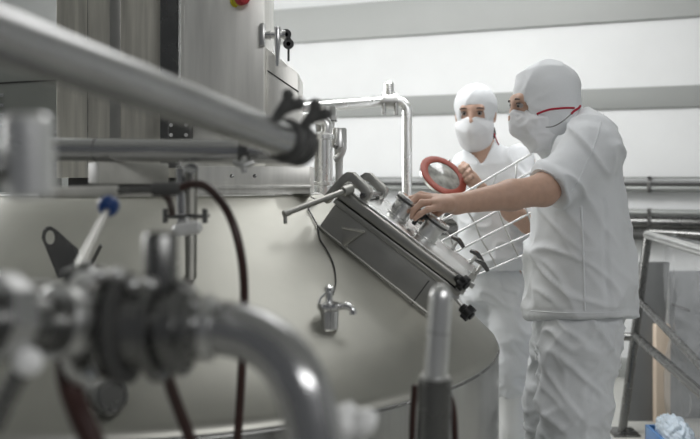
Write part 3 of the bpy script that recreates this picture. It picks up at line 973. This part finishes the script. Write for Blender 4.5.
def surf(o, px, py, lift=0.0):
    """point on an object's surface along the line of sight through a pixel"""
    L = Vector(o['_o'])
    t = BVHTree.FromPolygons([v.co+L for v in o.data.vertices], [list(p.vertices) for p in o.data.polygons])
    org = Vector((0, 0, CAMZ))
    d = (at(px, py, 1)-org).normalized()
    h, nrm, _, _ = t.ray_cast(org, d)
    if h is None:
        return None
    if nrm.dot(d) > 0:
        nrm = -nrm
    return h+nrm*lift

def crease(p, freq, seed, sharp=1.0):
    q = Vector((p.x*freq[0]+seed, p.y*freq[1]+seed*.7, p.z*freq[2]-seed))
    n = noise.noise(q+.35*Vector((noise.noise(q*.7), noise.noise(q*.7+Vector((9, 3, 1))), 0)))
    c = 1-min(1, abs(n)*3.2*sharp)
    m = .5+.9*noise.noise(q*.45+Vector((5, 1, 7)))
    return c**1.6*max(0, min(1, m))*1.9

def rotm(yaw, pitch, roll=0):
    """columns: face right, face forward, face up; yaw 0 faces the camera (-Y), positive yaw turns to the picture's right"""
    R = Matrix.Rotation(yaw, 3, 'Z') @ Matrix.Rotation(pitch, 3, 'X') @ Matrix.Rotation(roll, 3, 'Y')
    return np.array(R @ Matrix(((-1, 0, 0), (0, -1, 0), (0, 0, 1))))

def head_prims(sd, o, R, grow=0.0, nose=True, s_=1.0):
    """head about its centre o; local axes x = ear to ear, y = forward, z = up"""
    o = np.array(o, float)
    l2w = lambda v: o+R@np.array(v)*s_
    g = grow
    sd.mass(l2w((0, -.012, .030)), np.array((.074, .092, .088))*s_+g, R, .02)
    sd.mass(l2w((0, .022, -.030)), np.array((.060, .068, .086))*s_+g, R, .03)
    if nose:
        sd.limb(l2w((0, .092, .018)), l2w((0, .108, -.024)), .010, .015, .012)
        sd.limb(l2w((-.036, .078, .030)), l2w((.036, .078, .030)), .014, .014, .02)
        sd.mass(l2w((0, .082, -.062)), np.array((.026, .016, .012)), R, .012)
        for q in (-1, 1):
            sd.mass(l2w((q*.076, -.004, -.006)), np.array((.010, .020, .032)), R, .008)
    return l2w

# ------------------------------------------------------------------ the worker at the front (faces left, side on)
MD = 2.55
mloc = Vector((at(578, 0, MD).x, MD, 0))
def m_(px, py, d=MD):
    return np.array(at(px, py, d))
hO = m_(543, 103, MD)
hR = rotm(math.radians(-82), math.radians(14))
# hand and arm joints
SH, ELB, WR = m_(588, 146, 2.40), m_(543, 190, 2.31), m_(456, 204, 2.180)
body = Solid()
hl = head_prims(body, hO, hR)
body.limb(m_(556, 118), m_(574, 146), .058, .065, .03)
body.loft([(at(0, 335, MD).z, m_(578, 0)[0], MD, .085, .13), (at(0, 300, MD).z, m_(583, 0)[0], MD, .12, .18), (at(0, 220, MD).z, m_(581, 0)[0], MD, .115, .165), (at(0, 160, MD).z, m_(583, 0)[0], MD, .105, .175), (at(0, 138, MD).z, m_(580, 0)[0], MD, .06, .12)], .03)
body.chain([SH, (SH+ELB)/2, ELB, ELB*.62+WR*.38, WR], [.056, .048, .044, .041, .026], .02)
# far arm, bent, its hand by the grid
SH2, EL2, WR2 = m_(588, 148, 2.70), m_(600, 222, 2.80), m_(578, 250, 2.72)
body.chain([SH2, EL2, EL2*.6+WR2*.4, WR2], [.055, .043, .040, .026], .02)
body.mass(WR2+np.array((-.045, -.01, -.01)), (.045, .02, .036), None, .02)
for k in range(4):
    b_ = WR2+np.array((-.075, -.02+.0, .022-.017*k))
    body.chain([b_, b_+np.array((-.03, -.02, -.006)), b_+np.array((-.025, -.045, -.008))], [.009, .008, .007], .006)
body.chain([WR2+np.array((-.03, -.02, .03)), WR2+np.array((-.06, -.04, .035)), WR2+np.array((-.08, -.05, .028))], [.012, .010, .008], .006)
# legs and feet
LG = [(2.44, 578, 574, 577), (2.66, 566, 556, 560)]
for dd_, xh, xk, xa in LG:
    body.chain([m_(xh, 330, dd_), m_(xk, 452, dd_), m_(xa, 560, dd_)], [.078, .055, .042], .03)
    az = m_(xa, 560, dd_)
    body.limb((az[0], dd_, .05), (az[0]-.17, dd_, .035), .045, .034, .02)
# near hand closing on the knob
HD = lambda px, py, d: m_(px, py, d)
body.mass(HD(442, 202.5, 2.160), (.040, .036, .0175), rotm(math.radians(-80), 0)@np.eye(3), .015)
body.limb(WR, HD(441, 203, 2.160), .025, .022, .015)
body.limb(HD(436, 200, 2.183), HD(446, 203, 2.178), .016, .018, .012)
body.limb(HD(437, 205, 2.133), HD(448, 205, 2.148), .015, .019, .012)
body.chain([HD(437, 198.5, 2.188), HD(421, 195, 2.188), HD(411, 199, 2.183), HD(407, 206, 2.178)], [.0115, .0098, .0086, .0074], .005)
body.chain([HD(436, 199.5, 2.166), HD(419, 197, 2.160), HD(410, 203, 2.153), HD(408, 211, 2.150)], [.0115, .0100, .0088, .0074], .005)
body.chain([HD(437, 202.5, 2.145), HD(422, 203, 2.133), HD(414, 210, 2.128), HD(412, 217, 2.128)], [.011, .0095, .0084, .0072], .005)
body.chain([HD(440, 207, 2.128), HD(428, 209.5, 2.116), HD(420, 214, 2.112), HD(415, 219, 2.113)], [.0098, .0082, .0074, .0062], .005)
body.chain([HD(449, 205, 2.183), HD(436, 213, 2.200), HD(426, 218, 2.193), HD(419, 218, 2.183)], [.0135, .0115, .0098, .0080], .006)
FX = (m_(402, 0, 2.15)[0], m_(462, 0, 2.18)[0])
xs = span(m_(398, 0, 2.15)[0], mloc.x+.30, .009, [(FX[0], FX[1], .0026), (hO[0]-.13, hO[0]-.03, .005)])
ys = span(2.05, 2.90, .009, [(2.09, 2.23, .0026)])
zs = span(-.01, 1.66, .009, [(at(0, 226, 2.1).z, at(0, 190, 2.1).z, .0026), (hO[2]-.06, hO[2]+.06, .005)])
man = solid_obj(body, xs, ys, zs, 'person', M['skin'], loc=mloc, relax=1)
tag(man, 'person in white hood and mask seen side on, reaching bare arm to the hatch', 'person')

# tunic
def rowm(py, l, r_, hy, yc=MD):
    return (at(0, py, MD).z, m_((l+r_)/2, 0)[0], yc, (r_-l)/2/F*MD, hy)
tun = Solid()
tun.loft([rowm(330, 527, 634, .240), rowm(318, 527, 634, .240), rowm(260, 529, 629, .228), rowm(210, 532, 623, .215), rowm(175, 537, 618, .205), rowm(150, 546, 612, .190), rowm(138, 553, 605, .155), rowm(126, 562, 599, .105), rowm(117, 568, 590, .07), rowm(112, 570, 586, .06)], .03)
SC = m_(546, 188, 2.325)
sdv = (SC-SH)/np.linalg.norm(SC-SH)
tun.limb(SH+np.array((.02, .0, -.005)), SC+sdv*.06, .080, .070, .05)
tun.limb(m_(592, 132, 2.46), SH, .062, .076, .05)
SC2 = SH2+(EL2-SH2)*.72
tun.limb(SH2, SC2, .090, .082, .05)
def sleeve_cut(X, Y, Z):
    # trims the near sleeve at its cuff, only around the arm
    f = (X-SC[0])*sdv[0]+(Y-SC[1])*sdv[1]+(Z-SC[2])*sdv[2]
    reg = np.sqrt((X-SC[0])**2+(Y-SC[1])**2+(Z-SC[2])**2)-.135
    return np.where((reg < 0) & (Y < 2.42), f, -1)
tun.cut(sleeve_cut)
zh = at(0, 319, MD).z
tun.cut(lambda X, Y, Z: (CAMZ-138/F*np.minimum(Y, 2.60))-Z)
def wr_tunic(p, n):
    low = max(0, min(1, (1.25-p.z)/.35))
    a = .010*crease(p, (5, 5, 2.2), 3.1)*(.35+.65*low)
    q = Vector((p.x+p.z*.55, p.y, p.z-p.x*.55))
    a += .016*crease(q, (9, 5, 3.0), 9.3)*low
    q2 = Vector((p.x-p.z*.8, p.y, p.z+p.x*.8))
    a += .009*crease(q2, (4, 5, 12), 5.3)
    a += .003*noise.noise(p*22)
    seam = abs(p.x-(mloc.x+.02))
    if p.z < 1.2 and seam < .012 and n.y < 0:
        a -= .007*(1-seam/.012)
    hemz = abs(p.z-(CAMZ-138/F*min(p.y, 2.6)+.022))
    if hemz < .006:
        a -= .0025
    fade = max(0, min(1, (p.z-(CAMZ-138/F*min(p.y, 2.6)))/.06))
    return (a-.008)*(.35+.65*fade)
tx = span(mloc.x-.26, mloc.x+.28, .0065); ty = span(2.20, 2.90, .0075); tz = span(zh-.03, 1.50, .0065)
tunic = solid_obj(tun, tx, ty, tz, 'tunic', M['cloth'], man, wr=wr_tunic, relax=1)

# trousers
tr = Solid()
tr.loft([rowm(362, 536, 618, .175), rowm(330, 538, 620, .185), rowm(300, 540, 620, .185), rowm(285, 545, 616, .17)], .05)
for dd_, xh, xk, xa in LG:
    tr.chain([m_(xh, 335, dd_), m_(xk, 400, dd_), m_(xk, 452, dd_), m_(xa, 500, dd_)], [.108, .104, .100, .084], .04)
def wr_tr(p, n):
    a = .009*crease(Vector((p.x+.4*p.z, p.y, p.z-.5*p.x)), (7, 6, 5), 2.2)
    a += .008*crease(Vector((p.x-.3*p.z, p.y, p.z+.9*p.x)), (6, 6, 12), 7.7)
    a += .008*crease(Vector((p.x+.5*p.z, p.y, p.z-.8*p.x)), (5, 6, 13), 11.7)
    a += .004*crease(p, (14, 9, 20), 4.4)
    s2 = abs(p.x-(mloc.x+.008+.05*math.sin(p.z*9)))
    if n.y < 0 and s2 < .010:
        a += .007*(1-s2/.010)
    return a-.010
def seam_line(o, pts, rr, name, m=None):
    q = []
    for i in range(len(pts)-1):
        for k in range(6):
            t = k/6
            h = surf(o, pts[i][0]*(1-t)+pts[i+1][0]*t, pts[i][1]*(1-t)+pts[i+1][1]*t, .0004)
            if h is not None:
                q.append(h)
    if len(q) > 2:
        MB().tube(q, rr, 6, smooth=2).build(name, m or M['cloth'], o.parent)
seam_line(tunic, [(581, 206), (583, 240), (584, 280), (585, 317)], .0030, 'side_seam')
seam_line(tunic, [(531, 311), (560, 313), (590, 313.5), (630, 311)], .0018, 'hem_stitch')
seam_line(tunic, [(601, 122), (597, 138), (588, 160), (578, 182), (570, 194)], .0024, 'sleeve_seam')
pants = solid_obj(tr, span(mloc.x-.25, mloc.x+.25, .0075), span(2.26, 2.86, .0085), span(.14, .95, .0075), 'trousers', M['cloth'], man, wr=wr_tr, relax=1)
MB().box(surf(pants, 537, 351, -.002) or surf(pants, 545, 351, -.002), (.007, 0, -.008), (.002, .003, 0), (.005, 0, .014), .001).build('red_tag', M['strap'], man)
for dd_, xh, xk, xa in LG:
    az = m_(xa, 560, dd_)
    bt = Solid()
    top_ = m_((xk+xa)/2-2, 432, dd_)
    bt.chain([top_, m_(xa, 500, dd_), (az[0], dd_, .09)], [.086, .072, .060], .03)
    bt.limb((az[0]+.01, dd_, .055), (az[0]-.19, dd_, .042), .053, .043, .03)
    bt.cut(lambda X, Y, Z: -Z+.0)
    bt.cut(lambda X, Y, Z, zt_=top_[2]: Z-zt_)
    solid_obj(bt, span(az[0]-.28, az[0]+.13, .01), span(dd_-.13, dd_+.13, .01), span(-.03, .52, .01), 'boot', M['boot'], man)

# hood, tucked into the collar
hood = Solid()
head_prims(hood, hO, hR, grow=.008, nose=False)
hood.mass(hl((0, -.034, .030)), (.080, .088, .078), hR, .04)
hood.limb(m_(553, 112), m_(572, 138), .082, .078, .04)
hood.limb(m_(541, 128), m_(560, 146), .060, .070, .04)
def face_cut(l2w, R, s_=1.0, ze=.012, hw=.062, hh=.042, yoff=.09):
    c = l2w((0, yoff, ze))
    def fn(X, Y, Z):
        q = np.stack([X-c[0], Y-c[1], Z-c[2]], -1)@R
        return .03*(1-np.sqrt((q[..., 0]/hw)**2+(q[..., 2]/hh)**2+(q[..., 1]/.075)**2))
    return fn
hood.cut(face_cut(hl, hR, hw=.058, hh=.036, yoff=.10, ze=.000))
def wr_hood(p, n):
    return .004*crease(Vector((p.x+p.z*.5, p.y, p.z-p.x*.3)), (7, 7, 11), 1.7)+.0012*crease(p, (16, 16, 16), 8.2)-.003
hood_o = solid_obj(hood, span(hO[0]-.16, hO[0]+.22, .0055), span(MD-.17, MD+.17, .006), span(hO[2]-.24, hO[2]+.17, .0055), 'hood', M['cloth'], man, wr=wr_hood)
# mask
def make_mask(l2w, R, parent, wrf, s_=1.0):
    mk = Solid()
    mk.mass(l2w((0, .030, -.056)), np.array((.081, .085, .070))*s_, R, .03)
    mk.limb(l2w((0, .096, -.018)), l2w((0, .104, -.058)), .022, .026, .03)
    mk.mass(l2w((0, .018, -.108)), np.array((.068, .064, .054))*s_, R, .03)
    o = l2w((0, 0, 0))
    def cutf(X, Y, Z):
        q = np.stack([X-o[0], Y-o[1], Z-o[2]], -1)@R
        d = q[..., 2]+.000+.10*np.abs(q[..., 0])-.10*np.maximum(q[..., 1]-.09, 0)
        return np.maximum(d, -.028-q[..., 1])
    mk.cut(cutf)
    return solid_obj(mk, span(o[0]-.17, o[0]+.17, .0055), span(o[1]-.17, o[1]+.17, .0055), span(o[2]-.20, o[2]+.06, .0055), 'face_mask', M['mask'], parent, wr=wrf)
def wr_mask(p, n):
    return .011*crease(Vector((p.x*.4+p.z*.9, p.y, p.z-p.x*.6)), (14, 10, 12), 6.1)+.003*crease(p, (25, 25, 25), 2.2)-.005
mask_o = make_mask(hl, hR, man, wr_mask)
def ribbon(o, pts, r, name, m, parent, lift=.001):
    q = [surf(o, a, b, lift) for a, b in pts]
    q = [x for x in q if x is not None]
    if len(q) > 2:
        return MB().tube(q, r, 8, smooth=4).build(name, m, parent)
ribbon(hood_o, [(537, 114), (543, 111.5), (550, 109.5), (558, 108.5), (566, 108), (574, 108)], .0032, 'mask_strap', M['strap'], man)
ribbon(hood_o, [(571, 114), (574, 111), (578, 108.5), (580, 106)], .0036, 'mask_strap', M['strap'], man)
ribbon(hood_o, [(538, 115), (537, 119), (539, 125), (546, 127), (554, 126), (563, 121), (571, 114)], .0016, 'strap_cord', M['steel_dark'], man)
# eyes and brows
def eye(l2w, R, x, parent, s_=1.0):
    e = MB()
    c = Vector(l2w((x, .0835, .011)))
    e.ball(c, .0100)
    eo = e.build('eye', M['eye'], parent)
    f = Vector(R@np.array((0, 1, -.12)))
    MB().ball(c+f*.0075, .0055, n=14).build('iris', M['iris'], eo)
    MB().tube([Vector(l2w((x-.018, .089, .028))), Vector(l2w((x, .0945, .032))), Vector(l2w((x+.018, .089, .028)))], [.0016, .0026, .0016], 8).build('eyebrow', M['brow'], parent)
    MB().tube([Vector(l2w((x-.014, .089, .015))), Vector(l2w((x, .0945, .019))), Vector(l2w((x+.014, .089, .015)))], [.0010, .0016, .0010], 6).build('eyelash', M['brow'], parent)
for x in (-.031, .031):
    eye(hl, hR, x, man)

# ------------------------------------------------------------------ the worker behind the hatch (faces the camera)
FD = 3.40
floc = Vector((at(494, 0, FD).x, FD, 0))
def f_(px, py, d=FD):
    return np.array(at(px, py, d))
gO = f_(475.5, 114.5, FD-.02)
gR = rotm(math.radians(-18), math.radians(8))
SHl, ELl, WRl = f_(524, 163, 3.36), f_(529, 224, 3.20), f_(480, 189, 3.04)
SHr, ELr, WRr = f_(464, 166, 3.44), f_(468, 225, 3.52), f_(484, 262, 3.60)
b2 = Solid()
gl = head_prims(b2, gO, gR)
b2.limb(f_(478, 132), f_(486, 158), .050, .058, .03)
b2.loft([(at(0, 280, FD).z, f_(495, 0)[0], FD, .085, .065), (at(0, 240, FD).z, f_(494, 0)[0], FD, .13, .09), (at(0, 185, FD).z, f_(490, 0)[0], FD, .145, .095), (at(0, 160, FD).z, f_(489, 0)[0], FD, .125, .075), (at(0, 150, FD).z, f_(488, 0)[0], FD, .07, .05)], .03)
b2.chain([SHl, ELl, ELl*.65+WRl*.35, WRl], [.046, .038, .036, .023], .02)
b2.chain([SHr, ELr, ELr*.6+WRr*.4, WRr], [.046, .038, .036, .023], .02)
HH = lambda px, py, d: f_(px, py, d)
b2.limb(WRl, HH(471, 179, 3.02), .022, .026, .02)
b2.limb(HH(473, 180, 3.035), HH(467, 172, 3.02), .022, .019, .015)
for (q0_, q1_, q2_, q3_) in (((468, 168, 3.035), (463.5, 164, 3.025), (460.5, 167, 2.985), (460, 170, 2.975)),
                             ((470, 171, 3.035), (467, 166, 3.01), (463.5, 169, 2.975), (462, 172, 2.970)),
                             ((471.5, 174.5, 3.03), (469.5, 170.5, 2.995), (466.5, 173.5, 2.97), (464, 176, 2.965)),
                             ((472, 179, 3.02), (471, 176, 2.985), (468.5, 178.5, 2.965), (466, 180, 2.962))):
    b2.chain([HH(*q0_), HH(*q1_), HH(*q2_), HH(*q3_)], [.0105, .0092, .0084, .0072], .005)
b2.chain([HH(470, 177, 3.045), HH(462, 175, 3.07), HH(457, 171, 3.065)], [.012, .010, .008], .006)
b2.mass(WRr+np.array((-.02, -.04, -.02)), (.03, .05, .018), None, .015)
for k in range(4):
    b_ = WRr+np.array((-.045+.017*k, -.085, -.028))
    b2.chain([b_, b_+np.array((-.003, -.032, -.010)), b_+np.array((-.003, -.05, -.028))], [.009, .008, .007], .005)
b2.chain([WRr+np.array((.012, -.03, -.02)), WRr+np.array((.026, -.065, -.03))], [.011, .009], .006)
FL = [(3.36, 509, 511, 512), (3.46, 480, 478, 477)]
for dd_, xh, xk, xa in FL:
    b2.chain([f_(xh, 280, dd_), f_(xk, 375, dd_), f_(xa, 458, dd_)], [.058, .045, .038], .03)
    az = f_(xa, 458, dd_)
    b2.limb((az[0], dd_, .05), (az[0]-.03, dd_-.16, .035), .04, .03, .02)
hx0, hx1 = HH(456, 0, 3.0)[0], HH(476, 0, 3.0)[0]
woman = solid_obj(b2, span(f_(425, 0, 3.2)[0], f_(545, 0, FD)[0], .009, [(hx0, hx1, .0028)]),
                  span(2.93, 3.62, .009, [(2.94, 3.09, .0028)]),
                  span(-.01, 1.68, .009, [(at(0, 184, 3.0).z, at(0, 160, 3.0).z, .0028)]), 'person', M['skin'], loc=floc, relax=1)
tag(woman, 'person in white cap and mask standing behind the hatch, holding up the round glass', 'person')

def rowf(py, l, r_, hy):
    return (at(0, py, FD).z, f_((l+r_)/2, 0)[0], FD, (r_-l)/2/F*FD, hy)
t2_ = Solid()
t2_.loft([rowf(278, 456, 531, .150), rowf(262, 456, 531, .148), rowf(220, 457, 528, .13), rowf(180, 454, 528, .13), rowf(163, 455, 524, .115), rowf(155, 461, 517, .095), rowf(149, 467, 509, .078), rowf(144, 472, 502, .066), rowf(141, 474, 498, .06)], .03)
t2_.limb(SHl+np.array((-.02, 0, 0)), SHl+(ELl-SHl)*.85, .070, .066, .05)
t2_.limb(SHr+np.array((.02, 0, 0)), SHr+(ELr-SHr)*.75, .070, .066, .05)
vz0, vz1 = at(0, 165, FD).z, at(0, 140, FD).z
vc = f_(481.5, 0, 3.3)[0]
def vneck(X, Y, Z):
    # the V of the neckline
    wv = np.clip((Z-vz0)/(vz1-vz0), -1, 2)*.062
    return np.where(Y < FD+.02, np.minimum(wv-np.abs(X-vc), FD+.02-Y), -1)
t2_.cut(vneck)
zh2 = at(0, 269, FD).z
t2_.cut(lambda X, Y, Z: zh2-Z)
def wr_t2(p, n):
    a = .009*crease(Vector((p.x+p.z*.5, p.y, p.z-p.x*.4)), (8, 6, 4), 4.7)
    a += .006*crease(Vector((p.x-p.z*.6, p.y, p.z+p.x*.6)), (6, 6, 10), 8.7)
    return a+.003*noise.noise(p*20)-.006
solid_obj(t2_, span(f_(428, 0)[0], f_(552, 0)[0], .0075), span(3.10, 3.58, .008), span(zh2-.03, 1.45, .007), 'tunic', M['cloth'], woman, wr=wr_t2, relax=1)
tr2 = Solid()
tr2.loft([rowf(300, 465, 523, .105), rowf(280, 465, 523, .11), rowf(255, 468, 520, .10)], .05)
for dd_, xh, xk, xa in FL:
    tr2.chain([f_(xh-1, 290, dd_), f_(xk, 330, dd_), f_(xk, 366, dd_), f_(xa, 382, dd_)], [.085, .088, .086, .078], .035)
solid_obj(tr2, span(f_(450, 0)[0], f_(540, 0)[0], .008), span(3.20, 3.64, .009), span(.30, .95, .008), 'trousers', M['cloth'], woman,
          wr=lambda p, n: .007*crease(Vector((p.x-.3*p.z, p.y, p.z+.7*p.x)), (5, 5, 10), 3.7)+.006*crease(p, (12, 9, 14), 6.4)-.008, relax=1)
for dd_, xh, xk, xa in FL:
    az = f_(xa, 458, dd_)
    bt = Solid()
    top_ = f_((xk+xa)/2, 377, dd_)
    bt.chain([top_, f_(xa, 430, dd_), (az[0], dd_, .08)], [.058, .054, .050], .03)
    bt.limb((az[0], dd_+.01, .05), (az[0]-.035, dd_-.18, .04), .048, .040, .03)
    bt.cut(lambda X, Y, Z: -Z)
    bt.cut(lambda X, Y, Z, zt_=top_[2]: Z-zt_)
    solid_obj(bt, span(az[0]-.14, az[0]+.11, .009), span(dd_-.27, dd_+.12, .009), span(-.03, .50, .009), 'boot', M['boot'], woman)
hd2 = Solid()
head_prims(hd2, gO, gR, grow=.008, nose=False)
hd2.mass(gl((0, -.022, .036)), (.079, .092, .078), gR, .03)
hd2.cut(face_cut(gl, gR, hw=.053, hh=.056, yoff=.10, ze=-.012))
_o = gl((0, 0, 0))
def hem(X, Y, Z):
    q = np.stack([X-_o[0], Y-_o[1], Z-_o[2]], -1)@gR
    return np.maximum(-q[..., 2]-.045-.5*np.maximum(q[..., 1], 0)*0, 0-1+0*q[..., 2])*1.0
hd2.cut(hem)
hood2 = solid_obj(hd2, span(gO[0]-.14, gO[0]+.14, .0055), span(gO[1]-.15, gO[1]+.16, .006), span(gO[2]-.14, gO[2]+.17, .0055), 'hood', M['cloth'], woman,
                  wr=lambda p, n: .002*crease(Vector((p.x+p.z, p.y, p.z-p.x)), (10, 9, 12), 3.3)-.001)
mask2 = make_mask(gl, gR, woman, lambda p, n: .005*crease(Vector((p.x*.6+p.z*.5, p.y, p.z-p.x*.5)), (14, 10, 9), 1.1)-.003)
for x in (-.031, .031):
    eye(gl, gR, x, woman)
# hair end and red cord at her neck
MB().tube([Vector(f_(492, 128, FD+.02)), Vector(f_(493.5, 134, FD+.02)), Vector(f_(493, 139, FD+.02))], [.012, .011, .006], 10).build('hair', M['brow'], woman)
MB().tube([Vector(f_(494, 133, FD-.03)), Vector(f_(496.5, 140, FD-.04)), Vector(f_(499, 145, FD-.05))], .0022, 8).build('neck_cord', M['strap'], woman)

# ------------------------------------------------------------------ the round glass she holds
DC = at(443.5, 176, 3.0)
mi = Vector((.54, 0, .84))
dn = (Vector((0, -1, 0))*math.cos(math.radians(50))+mi*math.sin(math.radians(50))).normalized()
gd = thing('sight_glass', 'round glass disc with a wide red gasket ring in the hand of the worker behind', 'sight glass', DC)
RO, RI = .095, .066
MB().lathe(DC-dn*.012, dn, [(0, RO-.006), (0, RO-.001), (.010, RO-.001), (.010, RI+.002), (0, RI+.002), (0, RO-.006)], 56).build('steel_rim', M['lid'], gd)
MB().lathe(DC, dn, [(-.002, RI+.002), (-.002, RO), (.001, RO+.001), (.004, RO-.001), (.005, RO-.006), (.005, RI+.004), (.003, RI), (-.002, RI+.002)], 56).build('gasket', M['gasket'], gd)
MB().lathe(DC-dn*.004, dn, [(0, RI+.001), (.005, RI+.001), (.006, RI-.004), (.006, 0)], 48).build('glass', M['disc_glass'], gd)
lv_ = Vector((.50, 0, .86))
lv_ = (lv_-dn*lv_.dot(dn)).normalized()
MB().cyl(DC+lv_*(RO-.004)-dn*.006, DC+lv_*(RO+.016)-dn*.006, .008).build('lug', M['steel_dark'], gd)

# ------------------------------------------------------------------ wire guard between the workers
gq = thing('wire_guard', 'steel wire grid guard held up slanting between the two workers', 'guard', at(480, 270, 2.5))
rods = [((447, 203), (531, 154)), ((430, 227), (533, 171)), ((440, 242), (538, 189)), ((446, 257), (544, 206)), ((455, 267), (550, 225)), ((464, 281), (556, 241))]
def gd_(px, py):
    # the plane of the guard
    n_ = Vector((.42, -1, .10)).normalized()
    o_ = at(490, 225, 2.74)
    d = at(px, py, 1)-Vector((0, 0, CAMZ))
    k = (o_-Vector((0, 0, CAMZ))).dot(n_)/d.dot(n_)
    return Vector((0, 0, CAMZ))+d*k
for a, b in rods:
    MB().cyl(gd_(*a), gd_(*b), .0038, n=12).build('rod', M['steel'], gq)
for t in (.10, .36, .60, .84):
    pts = []
    for a, b in rods:
        pts.append(gd_(a[0]+(b[0]-a[0])*t, a[1]+(b[1]-a[1])*t)+Vector((0, .006, 0)))
    MB().tube(pts, .0033, 10, smooth=4).build('crossbar', M['steel'], gq)

for o in bpy.data.objects:
    if '_o' in o:
        del o['_o']
